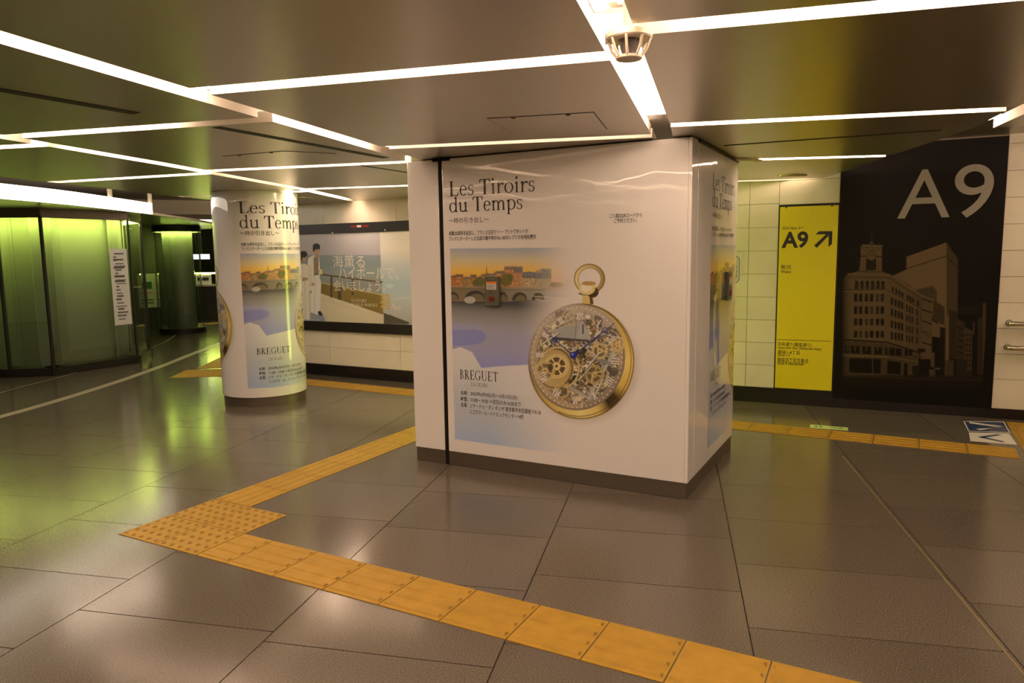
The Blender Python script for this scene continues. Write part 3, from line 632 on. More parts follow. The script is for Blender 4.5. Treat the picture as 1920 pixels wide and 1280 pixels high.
def paint_watch(p):
    k = 3.879
    X, Y = (p.S - 970) * k, (p.Z - 480) * k
    m = lambda x, y: (970 + x / k, 480 + y / k)
    E = lambda cx, cy, rx, ry, rot=0.0: p.ell(*m(cx, cy), rx / k, ry / k, rot)
    Ln = lambda a, b, w, c, al_=1.0: p.line(m(*a), m(*b), w / k, c, al_)
    G = lambda v: al(min(v[0] * 1.02, 255), v[1] * .985, v[2] * .97)
    FE = lambda cx, cy, rx, ry, col, a=1.0: p.fell(*m(cx, cy), rx / k, ry / k, col, a)
    # soft shadow on the paper
    p.over(1 - sstep(E(490, 800, 400, 420), .86, 1.08), G((150, 122, 100)), .45)
    # bow
    r = E(524, 165, 116, 112); ring = (r < 1) & (E(526, 168, 80, 79) > 1)
    t = np.clip((X - 408) / 232, 0, 1)[..., None]
    p.over(ring, G((214, 182, 120)) * (1 - t) + G((150, 112, 55)) * t)
    p.over((abs(r - .93) < .035), G((105, 76, 34)), .8); p.over((abs(E(526, 168, 80, 79) - 1.03) < .025), G((90, 62, 26)), .7)
    # crown and neck
    p.over(p.inpoly([m(475, 290), m(540, 285), m(552, 350), m(470, 350)]), G((196, 158, 88))); p.over(p.inpoly([m(525, 288), m(545, 285), m(555, 350), m(530, 350)]), G((88, 60, 22)))
    FE(515, 245, 66, 52, col=G((204, 168, 104))); p.over((E(548, 262, 44, 40) < 1) & (E(505, 235, 62, 48) > 1), G((70, 45, 18)))
    FE(500, 232, 40, 28, col=G((236, 206, 150))); FE(520, 198, 52, 16, col=G((176, 124, 66)))
    p.over((abs(E(515, 268, 62, 16) - 1) < .16) & (Y > 268), G((60, 40, 16)))
    # case: gold band seen from the front and a little from the right
    case = E(466, 766, 386, 421, 0.05); ang = np.arctan2(Y - 766, X - 466)
    base = np.zeros(p.C.shape)
    for i in range(3):
        base[..., i] = np.interp(ang, [-3.14, -2.2, -1.2, -.6, 0, .55, .8, 1.0, 1.25, 1.6, 2.2, 3.14], [G(c)[i] for c in ((120, 92, 62), (150, 124, 96), (176, 140, 84), (190, 148, 70), (214, 172, 92), (196, 150, 66), (60, 42, 18), (44, 30, 12), (206, 164, 84), (220, 180, 104), (188, 146, 70), (120, 92, 62))])
    p.over(case < 1, base)
    p.over((abs(case - .985) < .014), G((104, 74, 30)), .8); p.over((abs(E(452, 756, 376, 408, .05) - 1) < .008) & (X > 300), G((92, 64, 26)), .9)
    dial = E(434, 736, 350, 386, 0.05); D = dial < 1
    p.over(D, G((112, 82, 54))); p.over(D & (dial > .86), G((158, 122, 84))); p.over(D & (dial > .955), G((120, 92, 70)))
    p.over(D & (Y < 560) & (dial > .72), G((164, 140, 122)), .6); p.over(D & (Y > 800) & (X > 480), G((92, 78, 64)), .55)
    inner = E(430, 735, 300, 335, .05) < 1
    # movement: a scatter of bridges, arbors and teeth
    r2 = np.random.default_rng(21)
    pal = [(214, 176, 116), (196, 152, 90), (168, 124, 68), (186, 170, 146), (156, 140, 118), (204, 188, 162), (70, 50, 32), (44, 32, 24), (230, 200, 148), (92, 66, 40), (40, 30, 24), (128, 112, 96)]
    for cx, cy, rx, ry, v in ((560, 470, 60, 40, 60), (680, 560, 50, 46, 70), (640, 800, 90, 60, 48), (380, 900, 70, 60, 44), (470, 700, 60, 60, 52), (250, 660, 50, 40, 66), (560, 960, 80, 50, 54), (180, 700, 40, 60, 72), (330, 420, 60, 30, 84)): FE(cx, cy, rx, ry, G((v, v * .78, v * .55)))
    for i in range(1300):
        a, q = r2.uniform(0, 6.283), math.sqrt(r2.uniform(0, 1)); cx, cy = 432 + 292 * q * math.cos(a), 745 + 325 * q * math.sin(a)
        c = pal[int(r2.integers(len(pal)))]; sz = r2.uniform(4, 19) if i > 260 else r2.uniform(14, 34)
        if i % 3: Ln((cx, cy), (cx + r2.normal(0, sz), cy + r2.normal(0, sz)), r2.uniform(3, 9), G(c), .9)
        else: FE(cx, cy, sz * .6, sz * .6, col=G(c), a=.9)
    # steel bridge across the top and the slanting braces
    p.poly([m(240, 545), m(480, 470), m(540, 610), m(300, 590)], G((150, 136, 122))); p.poly([m(235, 585), m(520, 610), m(516, 625), m(300, 612), m(240, 612)], G((70, 60, 56)))
    p.poly([m(470, 470), m(540, 600), m(420, 600)], G((160, 146, 130))); Ln((478, 500), (478, 560), 12, G((60, 56, 66)))
    Ln((245, 870), (530, 1035), 26, G((150, 134, 116))); Ln((700, 700), (520, 1030), 22, G((164, 148, 126))); Ln((560, 740), (690, 790), 30, G((120, 108, 96)))
    Ln((245, 862), (525, 1020), 5, G((90, 76, 60)))
    def gear(cx, cy, r, col, hole, sp=6, teeth=28, rot=0.0):
        e = E(cx, cy, r, r); th = np.arctan2(Y - cy, X - cx)
        p.over((e < 1 + .05 * np.sign(np.sin(th * teeth))), G(col))
        spoke = abs(((th - rot) * sp / 6.2832 + .5) % 1 - .5) < .1
        p.over((e < .74) & (e > .34) & ~spoke, G(hole)); p.over((e < .12), G((90, 66, 36)))
        p.over((abs(e - .87) < .02), G((120, 88, 44)), .7)
    FE(270, 815, 142, 158, col=G((170, 134, 78))); p.over((abs(E(270, 815, 128, 142) - 1) < .05), G((110, 80, 40)))
    gear(285, 800, 88, (204, 168, 104), (88, 62, 36)); gear(200, 835, 74, (192, 152, 84), (100, 72, 40), 5, 24, .4)
    gear(330, 985, 48, (180, 138, 72), (70, 52, 32), 5, 22); gear(440, 760, 42, (150, 120, 74), (80, 62, 40)); gear(600, 690, 58, (196, 160, 96), (110, 86, 56), 3, 40)
    gear(730, 640, 52, (198, 160, 90), (150, 110, 60)); gear(560, 860, 70, (164, 128, 74), (96, 74, 46), 4, 30, .3); gear(400, 455, 55, (176, 150, 112), (140, 118, 94), 5, 26)
    for cx, cy, r in ((240, 805, 22), (390, 915, 20), (700, 840, 34), (480, 640, 14), (340, 985, 20), (470, 720, 22)): FE(cx, cy, r, r, col=G((50, 40, 32)), a=.9)
    for cx, cy, r, a0, a1, c, w in ((300, 815, 150, -2.6, 1.2, (206, 172, 112), 9), (640, 640, 110, -1.2, 1.0, (196, 160, 100), 8), (560, 860, 96, -.4, 2.6, (180, 144, 88), 8), (440, 735, 330, -2.9, -2.2, (170, 140, 104), 7), (600, 900, 60, 0, 5, (214, 180, 120), 6), (700, 660, 80, 1.2, 3.6, (168, 152, 130), 8), (395, 455, 70, 3.0, 6.1, (190, 166, 130), 7), (330, 1000, 70, 3.2, 6.2, (196, 154, 88), 7)):
        q = [(cx + r * math.cos(a), cy + r * math.sin(a)) for a in np.linspace(a0, a1, 14)]
        for u_, v_ in zip(q[:-1], q[1:]): Ln(u_, v_, w, G(c))
        for u_, v_ in zip(q[:-1], q[1:]): Ln((u_[0] + 3, u_[1] + 4), (v_[0] + 3, v_[1] + 4), 2.5, G((70, 50, 30)), .8)
    for a_, b_, w in (((180, 640), (300, 560), 10), ((520, 640), (610, 540), 9), ((470, 640), (560, 720), 8), ((600, 560), (760, 600), 8), ((500, 820), (600, 700), 9), ((450, 900), (540, 800), 7), ((620, 900), (560, 1020), 10), ((190, 560), (240, 640), 12), ((270, 520), (420, 450), 7)):
        Ln((a_[0] + 3, a_[1] + 5), (b_[0] + 3, b_[1] + 5), w, G((54, 42, 32)), .8); Ln(a_, b_, w, G((176, 160, 138))); Ln((a_[0], a_[1] - 2), (b_[0], b_[1] - 2), w * .3, G((220, 204, 180)))
    p.over(D & (dial > .80), G((196, 172, 144)), .22 * (1 - sstep(X + Y, 700, 1300)))
    # pearled chapter ring and numerals
    for i in range(60):
        a = i * math.pi / 30; FE(434 + 328 * math.cos(a), 736 + 364 * math.sin(a), 5, 5, col=G((226, 196, 160)), a=.9)
    for i, n in enumerate(('XII', 'I', 'II', 'III', 'IIII', 'V', 'VI', 'VII', 'VIII', 'IX', 'X', 'XI')):
        a = math.radians(i * 30 - 86); cx, cy = 438 + 276 * math.cos(a), 742 + 305 * math.sin(a)
        rx, ry = math.cos(a), math.sin(a); tx, ty = -ry, rx; n_ = len(n); k0 = -(n_ - 1) / 2
        for j, ch in enumerate(n):
            ox, oy = cx + tx * (k0 + j) * 17, cy + ty * (k0 + j) * 17
            if ch == 'I': segs = [((0, -26), (0, 26))]
            elif ch == 'V': segs = [((-9, 26), (0, -26)), ((9, 26), (0, -26))]
            else: segs = [((-9, 26), (9, -26)), ((9, 26), (-9, -26))]
            for (ta, ra), (tb, rb) in segs:
                Ln((ox + tx * ta + rx * ra, oy + ty * ta + ry * ra), (ox + tx * tb + rx * rb, oy + ty * tb + ry * rb), 12.0, G((70, 54, 40)), .55)
                Ln((ox + tx * ta + rx * ra, oy + ty * ta + ry * ra), (ox + tx * tb + rx * rb, oy + ty * tb + ry * rb), 7.5, G((240, 220, 196)))
    # blued hands
    bl = G((38, 40, 92))
    Ln((410, 720), (640, 540), 10, bl); Ln((640, 540), (705, 488), 7, bl); Ln((410, 720), (270, 608), 8, bl); Ln((270, 608), (190, 520), 6, bl); Ln((540, 600), (740, 548), 5, bl); Ln((410, 715), (432, 460), 4, G((80, 70, 90)), .9)
    for cx, cy, r in ((636, 537, 16), (272, 608, 16)): p.over((abs(E(cx, cy, r, r) - 1) < .28), bl)
    FE(408, 720, 27, 27, col=G((34, 38, 104))); FE(402, 713, 8, 8, col=G((120, 122, 170)))
    p.over(D & (dial > .62), G((198, 170, 140)), .10)

def art_print(fn, s0, kx, x0, x1, cell, parent, watch=True, land=True, z0=.18, z1=1.478):
    conv = lambda S, Z: I_PIL((S - s0) / kx - 2.611, Z)
    def fwd(x, y): a, b = H_PIL(x, y); return (s0 + (a + 2.611) * kx, b)
    p = Art(s0 + x0 * kx, s0 + x1 * kx, z0, z1, cell, conv, fwd)
    if land: paint_landscape(p)
    if watch: paint_watch(p)
    p.finish(); return p.build('poster_print', fn, M['ink'], parent)

TITLE1, TITLE2 = serif('Les Tiroirs', .015), serif('du Temps', .015)
def lettering(fn, s, parent, wt, title, sub, two, bre, yrs, info, ticket=False):
    mb = MB()
    letter(mb, '', title[0], fn, geo=TITLE1); letter(mb, '', title[1], fn, geo=TITLE2)
    letter(mb, '～時の引き出し～', sub, fn)
    letter(mb, '創業250周年を記念し、フランス王妃マリー・アントワネットが', two[0], fn, .008)
    letter(mb, 'ブレゲにオーダーした伝説の懐中時計No.160のレプリカを特別展示', two[1], fn, .008)
    letter(mb, '', bre, fn, geo=serif('BREGUET', .08)); letter(mb, '', yrs, fn, geo=serif('250 YEARS', .06), mi=1)
    for t, b in zip(('会期：2025年6月9日(月)～6月15日(日)', '時間：11:00－19:00 ＊初日のみ16:00まで', '会場：シテ・ドゥ・タン ギンザ 東京都中央区銀座 7-9-18', 'ニコラス・G・ハイエックセンター14階'), info): letter(mb, t, b, fn, .01)
    if ticket:
        letter(mb, 'ご入場はQRコードから', (-1.503, -1.307, 1.626, 1.652), fn, .008); letter(mb, 'ご予約ください。', (-1.475, -1.335, 1.598, 1.624), fn, .008)
    return mb.build('lettering', [M['black_ink'], M['grey_ink']], parent)

# ------------------------------------------------------------------ square pillar
PU0, PU1, PV0, PV1 = -2.942, -1.025, 4.013, 5.272
pil = empty('square_pillar', 'square pillar wrapped in glossy white poster film with a pocket watch', 'pillar')
MB().box((PU0 + .02, PV0 + .02, .0), (PU1 - .02, PV1 - .02, H)).build('core', M['seam'], pil)
MB().box((PU0 + .006, PV0 + .006, 0), (PU1 - .006, PV1 - .006, .097)).build('plinth', M['plinth'], pil, bevel=.003)
def filmbox(a, b): return MB().box(a, b).build('film_panel', M['film'], pil, bevel=.004)
zt = H - .006
filmbox((PU0, PV0, .097), (-2.694, PV0 + .02, zt)); filmbox((PU0, PV0 + .02, .097), (PU0 + .02, PV1, zt))
front = filmbox((-2.664, PV0, .097), (PU1 - .02, PV0 + .02, zt))
filmbox((PU1 - .02, PV0, .097), (PU1, 4.150, zt)); side = filmbox((PU1 - .02, 4.158, .097), (PU1, PV1, zt - .012))
filmbox((PU0 + .02, PV1 - .02, .097), (PU1 - .02, PV1, zt))
MB().box((-2.692, PV0 + .001, .004), (-2.666, PV0 + .02, zt)).build('shutter_guide_rail', M['rail'], pil)
MB().box((-2.73, PV0 - .012, H - .02), (-2.60, PV0 - .001, H - .004)).build('rail_head', M['rail'], pil)
MB().box((PU1 - .015, 4.158, zt - .012), (PU1 + .006, PV1, zt + .002)).build('shutter_head', M['rail'], pil)
fr = lambda e: (lambda s, z: (s, PV0 - e, z))
art_print(fr(.0006), -2.611, 1.0, -.002, 1.31, .0032, front)
lettering(fr(.0014), 0, front, 1, ((-2.609, -1.988, 1.806, 1.905), (-2.611, -2.074, 1.676, 1.803)), (-2.617, -2.314, 1.632, 1.668), ((-2.619, -2.037, 1.553, 1.583), (-2.619, -1.982, 1.517, 1.547)),
          (-2.560, -2.268, .604, .670), (-2.475, -2.345, .562, .588), ((-2.557, -2.128, .494, .526), (-2.557, -2.101, .454, .486), (-2.557, -1.961, .414, .446), (-2.489, -2.083, .374, .404)), True)
sd = lambda e: (lambda s, z: (PU1 + e, s, z))
art_print(sd(.0006), 4.494, 1.0, -.002, .772, .0055, side)
lettering(sd(.0014), 0, side, 1, ((4.504, 5.17, 1.80, 1.905), (4.504, 5.08, 1.67, 1.80)), (4.50, 4.80, 1.632, 1.668), ((4.50, 5.10, 1.553, 1.583), (4.50, 5.16, 1.517, 1.547)),
          (4.545, 4.84, .604, .670), (4.63, 4.76, .562, .588), ((4.548, 4.98, .494, .526), (4.548, 5.01, .454, .486), (4.548, 5.15, .414, .446), (4.616, 5.02, .374, .404)))
# shutter control box on the poster
def control_box(fn, label):
    t = empty('shutter_control_box', label, 'control box')
    MB().box((-.052, 0, -.095), (.052, .022, .095), fn=fn).build('body', M['olive'], t, bevel=.003)
    wl = MB().box((-.036, .0225, .010), (.036, .024, .062), fn=fn).build('warning_label', M['sticker'], t)
    MB().box((-.036, .0241, .048), (.036, .0248, .062), fn=fn).build('label_stripe', M['orange'], wl)
    for i in range(3): MB().box((-.031, .0241, .016 + .009 * i), (.028 - .012 * (i % 2), .0246, .019 + .009 * i), fn=fn).build('label_line', M['paper_ink'], wl)
    MB().box((-.026, .0225, .068), (.026, .024, .086), fn=fn).build('name_plate', M['steel'], t)
    c = []
    for r, d in ((.019, .0222), (.019, .029), (.014, .031)): c += [fn(r * math.cos(a), d, -.046 + r * math.sin(a)) for a in np.linspace(0, 2 * math.pi, 21)[:-1]]
    mb = MB(); mb.add(c, [(j * 20 + i, j * 20 + (i + 1) % 20, (j + 1) * 20 + (i + 1) % 20, (j + 1) * 20 + i) for j in range(2) for i in range(20)] + [tuple(range(40, 60))]); mb.build('red_cover', M['red'], t)
    MB().box((-.030, .0225, -.012), (-.012, .030, .002), fn=fn).build('key_hook', M['steel'], t)
control_box(lambda x, d, z: (-2.292 + x, PV0 - .002 - d, 1.194 + z), 'olive shutter control box with orange label on the pillar front')
control_box(lambda x, d, z: (PU1 + .002 + d, 4.98 + x, 1.194 + z), 'olive shutter control box on the narrow right side of the pillar')

# ------------------------------------------------------------------ round column
CC = np.array([-5.633, 5.157]); CR = 0.405
cd = -CC / np.hypot(*CC); ct = np.array([-cd[1], cd[0]])
colm = empty('round_column', 'round column wrapped in the white watch exhibition poster', 'pillar')
MB().lathe([(CR - .012, 0), (CR - .012, .092)], (*CC, 0), 64).build('plinth', M['plinth'], colm, True)
MB().lathe([(CR, .092), (CR, H - .002)], (*CC, 0), 96).build('film_wrap', M['film'], colm, True); wrap = [o for o in colm.children if o.name.startswith('film_wrap')][0]
def cyl(e): return lambda s, z: (CC[0] + (CR + e) * (np.cos(s / CR) * cd[0] + np.sin(s / CR) * ct[0]), CC[1] + (CR + e) * (np.cos(s / CR) * cd[1] + np.sin(s / CR) * ct[1]), z)
art_print(cyl(.0012), -.163, .9, -.002, 1.0, .0058, wrap)
art_print(cyl(.0012), -.163 - 1.27, .9, .52, 1.31, .0058, wrap, land=False)
lettering(cyl(.0022), 0, wrap, 1, ((-.150, .63, 1.842, 1.952), (-.150, .52, 1.668, 1.83)), (-.150, .21, 1.636, 1.682), ((-.148, .50, 1.538, 1.572), (-.148, .56, 1.497, 1.532)),
          (-.062, .262, .508, .572), (.04, .18, .446, .472), ((-.05, .42, .352, .386), (-.05, .46, .310, .344), (-.05, .62, .268, .302), (.035, .52, .226, .258)))

# ------------------------------------------------------------------ black exit mural
mu = empty('exit_mural', 'black wall panel with big A9 and a sepia print of a clock tower corner building', 'mural')
mpan = MB().box((.885, -.011, .083), (2.104, .014, 2.315), fn=wr).build('panel', M['mural_black'], mu)
def paint_mural(p):
    X, Y = (p.S - 1560) * 4, (p.Z - 420) * 4
    m = lambda pts: [(1560 + x / 4, 420 + y / 4) for x, y in pts]
    def g(v): return np.clip(lin((v, v * .84, v * .60)) * 1.25, 0, .6)
    pol = lambda pts, v, a=1.0: p.poly(m(pts), g(v), a)
    ln = lambda a, b, w, v, al_=1.0: p.line(*m([a, b]), w / 4, g(v), al_)
    p.C[:] = (0.007, 0.006, 0.005); p.A[:] = 1.0
    # tall blank tower behind
    pol([(455, 388), (556, 340), (558, 245), (856, 138), (858, 840), (700, 600), (560, 520)], 92); pol([(856, 138), (943, 262), (940, 640), (930, 1000), (858, 1000)], 60)
    ln((556, 334), (856, 240), 6, 20); ln((856, 240), (943, 336), 5, 24); ln((556, 250), (856, 142), 3, 104)
    pol([(630, 492), (752, 462), (785, 500), (785, 600), (760, 560), (640, 520)], 62)
    for i in range(6): ln((640 + i * 22, 500 - i * 5), (650 + i * 22, 530 - i * 2), 3, 30)
    # middle fronts
    pol([(672, 520), (752, 562), (746, 1010), (660, 1010)], 76)
    for y in (560, 640, 725, 805, 885): ln((676, y), (750, y + 24), 10, 26)
    pol([(756, 565), (842, 622), (842, 760), (756, 715)], 58)
    for i in range(7): ln((766 + i * 12, 580 + i * 7), (766 + i * 12, 715 + i * 5), 3, 26)
    pol([(748, 722), (812, 760), (808, 850), (748, 840)], 84); pol([(810, 770), (850, 775), (850, 1120), (806, 1100)], 22); pol([(690, 808), (748, 825), (745, 850), (690, 842)], 70)
    pol([(850, 680), (876, 690), (872, 1130), (846, 1130)], 84); pol([(876, 640), (936, 660), (930, 1010), (876, 1010)], 40)
    # right hand street
    pol([(936, 705), (992, 738), (990, 1010), (932, 1010)], 46); pol([(992, 770), (1050, 800), (1046, 1100), (990, 1100)], 56); pol([(1092, 702), (1128, 700), (1126, 1130), (1086, 1120)], 40)
    pol([(1128, 592), (1153, 592), (1150, 1140), (1128, 1140)], 62); pol([(944, 622), (1120, 600), (1110, 690), (1030, 670), (944, 680)], 26); pol([(1056, 735), (1068, 735), (1066, 830), (1054, 830)], 56)
    for i in range(7):
        for j in range(2): pol([(1000 + j * 24, 820 + i * 38), (1014 + j * 24, 822 + i * 38), (1014 + j * 24, 840 + i * 38), (1000 + j * 24, 838 + i * 38)], 20)
    for i in range(5): pol([(944, 760 + i * 48), (984, 780 + i * 46), (984, 795 + i * 46), (944, 775 + i * 48)], 22)
    pol([(930, 1005), (1010, 1020), (1010, 1120), (930, 1140)], 34); pol([(850, 1018), (912, 1022), (910, 1140), (850, 1140)], 56)
    # curved corner building
    body = [(84, 405), (160, 392), (420, 402), (520, 440), (600, 490), (670, 540), (660, 960), (560, 925), (420, 880), (80, 858)]
    pol(body, 84); shade = np.interp(X, [80, 150, 380, 420, 560, 670], [.55, .05, 0, .08, .16, .34])
    p.over(p.inpoly(m(body)), g(18), shade)
    pol([(120, 372), (200, 352), (380, 356), (440, 380), (560, 440), (672, 532), (668, 556), (560, 470), (420, 402), (160, 392), (90, 412), (90, 400)], 74)
    ln((118, 372), (440, 382), 5, 108); ln((440, 382), (670, 534), 5, 104); ln((92, 402), (420, 402), 4, 34); ln((420, 402), (668, 552), 4, 34)
    ln((84, 494), (400, 490), 6, 36); ln((400, 490), (660, 630), 6, 36); ln((84, 502), (400, 498), 4, 106); ln((400, 498), (660, 640), 4, 104)
    for x in (172, 212, 252, 292, 332, 368):
        pol([(x, 432), (x + 25, 432), (x + 25, 486), (x, 486)], 24); p.over(p.ell(1560 + (x + 12.5) / 4, 420 + 434 / 4, 12.5 / 4, 10 / 4) < 1, g(24)); ln((x + 12, 450), (x + 12, 484), 4, 60)
    for y in (522, 615, 708, 800):
        for i, x in enumerate((164, 202, 246, 284, 328, 364)):
            h = 58 if y < 700 else 50
            pol([(x, y), (x + 26, y), (x + 25, y + h), (x - 1, y + h)], (22, 30, 24, 54, 40, 20)[(i + y // 90) % 6]); ln((x - 5, y - 6), (x - 5, y + h + 20), 3, 98)
    for y, sl in ((560, .42), (645, .34), (735, .24), (822, .14)):
        for x in (440, 468, 493, 516): pol([(x, y + (x - 440) * sl - 14), (x + 16, y + (x - 424) * sl - 14), (x + 16, y + (x - 424) * sl + 40), (x, y + (x - 440) * sl + 40)], 22)
        for x in (556, 576, 596, 632): pol([(x, y + (x - 440) * sl - 6), (x + 11, y + (x - 430) * sl - 6), (x + 11, y + (x - 430) * sl + 44), (x, y + (x - 440) * sl + 44)], 26)
    for x in (448, 474, 498, 520, 560, 580, 600, 636): pol([(x, 462 + (x - 440) * .55), (x + 15, 470 + (x - 440) * .55), (x + 15, 506 + (x - 440) * .55), (x, 498 + (x - 440) * .55)], 24)
    ln((80, 862), (420, 884), 8, 32); ln((420, 884), (655, 960), 8, 32); ln((80, 874), (420, 896), 5, 90); ln((420, 896), (650, 972), 5, 88)
    pol([(84, 880), (420, 900), (650, 975), (645, 1120), (540, 1135), (80, 1130)], 62)
    for x0, x1 in ((96, 128), (140, 206), (226, 292), (318, 374), (398, 415), (428, 470), (476, 520), (545, 600)): pol([(x0, 905 + (x0 - 90) * .06), (x1, 905 + (x1 - 90) * .06), (x1, 962 + (x1 - 90) * .06), (x0, 962 + (x0 - 90) * .06)], 20)
    for x in (116, 172, 258, 342): ln((x, 915), (x, 945), 10, 66)
    ln((80, 982), (420, 994), 12, 92); ln((420, 994), (640, 1030), 10, 80)
    pol([(130, 1004), (366, 1010), (364, 1118), (128, 1112)], 15); pol([(416, 1022), (516, 1034), (514, 1126), (412, 1122)], 17); pol([(540, 1040), (566, 1044), (566, 1135), (536, 1135)], 17)
    # clock tower
    pol([(206, 348), (216, 240), (214, 172), (232, 152), (376, 158), (372, 240), (374, 352)], 88); pol([(214, 236), (258, 238), (256, 246), (212, 246)], 36); pol([(330, 238), (374, 240), (374, 250), (330, 248)], 36)
    pol([(256, 262), (332, 262), (330, 346), (252, 346)], 24)
    for x in (270, 290, 310): ln((x, 270), (x, 344), 4, 52)
    ln((220, 172), (372, 178), 5, 50); ln((226, 190), (370, 194), 4, 48)
    for x in (222, 236, 346, 360): ln((x, 262), (x - 2, 340), 3, 46)
    e = p.ell(1560 + 295 / 4, 420 + 238 / 4, 37 / 4, 37 / 4); p.over(e < 1, g(30)); p.over(e < .84, g(112)); p.over(e < .7, g(84)); 
    for i in range(12): a = i * math.pi / 6; ln((295 + 24 * math.cos(a), 238 + 24 * math.sin(a)), (295 + 29 * math.cos(a), 238 + 29 * math.sin(a)), 3, 26)
    ln((295, 238), (278, 228), 4, 18); ln((295, 238), (312, 232), 4, 18)
    pol([(276, 150), (288, 132), (302, 132), (314, 150)], 76); ln((296, 135), (299, 36), 4, 58)
    # street
    ln((300, 880), (306, 1136), 5, 78); ln((574, 880), (572, 1150), 5, 66); ln((80, 1134), (560, 1150), 8, 60); ln((560, 1156), (1140, 1168), 6, 48)
    for x, y, w, h, v in ((700, 1090, 46, 56, 20), (740, 960, 26, 110, 70), (728, 1088, 44, 56, 62), (770, 1074, 40, 14, 80), (800, 1100, 36, 40, 18), (560, 985, 40, 14, 70), (600, 1060, 60, 60, 26), (610, 985, 70, 16, 56), (950, 1096, 100, 50, 34), (640, 930, 60, 30, 24)):
        pol([(x, y), (x + w, y + 2), (x + w, y + h), (x, y + h)], v)
    p.over((Y > 1130) & (Y < 1260) & (X > 40) & (X < 1150), g(34), .55 * (1 - sstep(Y, 1150, 1240)))
    p.over(np.ones(X.shape), (0.007, 0.006, 0.005), np.maximum(1 - sstep(X, 60, 130), sstep(X, 1120, 1200)) * .85)
pm = Art(.898, 2.03, .17, 1.668, .0048, lambda S, Z: I_A9(S, Z), H_A9); paint_mural(pm); pm.finish()
pm.build('mural_print', lambda s, z: wr(s, .0146, z), M['mural'], mpan, True)
mb = MB(); f = lambda s, z: wr(s, .0149, z)
letter(mb, 'A', (1.335, 1.722, 1.683, 2.085), f); letter(mb, '9', (1.745, 2.020, 1.674, 2.106), f); mb.build('lettering', M['mural_grey'], mpan)

# ------------------------------------------------------------------ yellow exit sign
ys = empty('exit_sign', 'tall yellow sign reading A9 with an arrow, left of the black mural', 'sign')
MB().box((.376, -.011, .142), (.884, .004, 1.836), fn=wr).build('frame', M['frame'], ys)
yf = MB().box((.388, .0, .15), (.874, .012, 1.818), fn=wr).build('face', M['yellow'], ys, bevel=.002)
mb = MB(); f = lambda s, z: wr(s, .0126, z)
hp = lambda x, y: H_A9(1440 + x / 7.1125, 380 + y / 7.111)      # measured on an enlarged crop of the sign
def hb(x0, y0, x1, y1): a, b = hp(x0, y1), hp(x1, y0); return (a[0], b[0], hp((x0 + x1) / 2, y1)[1], hp((x0 + x1) / 2, y0)[1])
letter(mb, '出口', hb(195, 318, 290, 360), f, .006); letter(mb, 'Exit', hb(312, 322, 385, 356), f, .012); letter(mb, '출구', hb(405, 318, 470, 350), f, .006)
letter(mb, 'A9', hb(180, 384, 540, 606), f, .03); letter(mb, '和光', hb(172, 825, 314, 886), f, .006); letter(mb, 'Wako', hb(170, 897, 310, 938), f, .012)
ar = MB().add([f(*hp(x, y)) for x, y in ((616, 570), (775, 420), (808, 420), (808, 440), (652, 600))], [(0, 1, 2, 3, 4)])
ar.add([f(*hp(x, y)) for x, y in ((682, 380), (860, 378), (852, 550), (806, 590), (812, 420), (632, 422))], [(0, 1, 4, 5), (1, 2, 3, 4)])
ar.build('arrow', M['black_ink'], yf)
hq = lambda x, y: H_A9(1340 + x / 2.1328, 260 + y / 2.1333)
def qb(x0, y0, x1, y1): a, b = hq(x0, y1), hq(x1, y0); return (a[0], b[0], hq((x0 + x1) / 2, y1)[1], hq((x0 + x1) / 2, y0)[1])
letter(mb, '中央通り(銀座通り)', qb(253, 814, 388, 833), f, .006); letter(mb, 'Chuo-dori Ave. (Ginza-dori Ave.)', qb(253, 832, 428, 845), f, .012)
letter(mb, '銀座1-4丁目', qb(253, 845, 340, 862), f, .006); letter(mb, 'Ginza 1-4', qb(253, 860, 301, 869), f, .012)
letter(mb, '銀座四丁目交差点', qb(251, 876, 375, 895), f, .006); letter(mb, 'Ginza 4 Intersection', qb(250, 891, 356, 904), f, .012)
MBl = [hq(251, 803), hq(466, 811)]; MB().add([f(MBl[0][0], MBl[0][1]), f(MBl[1][0], MBl[0][1]), f(MBl[1][0], MBl[0][1] + .004), f(MBl[0][0], MBl[0][1] + .004)], [(0, 1, 2, 3)]).build('rule_line', M['black_ink'], yf)
mb.build('lettering', M['black_ink'], yf)
for s in (.44, .82): MB().box((s - .006, .012, 1.806), (s + .006, .014, 1.818), fn=wr).build('clip', M['frame'], ys)

# small notice with rounded corners, half hidden by the pillar
nt = empty('wall_notice', 'small white notice with rounded grey outline on the tiles, half behind the pillar', 'sign')
def rrect(s0, s1, z0, z1, r, n=6):
    out = []
    for cx, cz, a0 in ((s1 - r, z0 + r, -90), (s1 - r, z1 - r, 0), (s0 + r, z1 - r, 90), (s0 + r, z0 + r, 180)):
        out += [(cx + r * math.cos(math.radians(a0 + 90 * i / n)), cz + r * math.sin(math.radians(a0 + 90 * i / n))) for i in range(n + 1)]
    return out
def rplate(s0, s1, z0, z1, r, d0, d1, name, m, parent):
    q = rrect(s0, s1, z0, z1, r); n = len(q); vs = [wr(s, d0, z) for s, z in q] + [wr(s, d1, z) for s, z in q]
    MB().add(vs, [tuple(range(n)), tuple(range(n, 2 * n))] + [(i, (i + 1) % n, n + (i + 1) % n, n + i) for i in range(n)]).build(name, m, parent)
rplate(-.42, .062, 1.105, 1.405, .012, .0, .003, 'backing', M['pale_ink'], nt); rplate(-.40, .045, 1.125, 1.385, .045, .0, .004, 'outline', M['grey_ink'], nt); rplate(-.394, .039, 1.131, 1.379, .04, .0, .0046, 'face', M['sticker'], nt)
f = lambda s, z: wr(s, .0052, z)
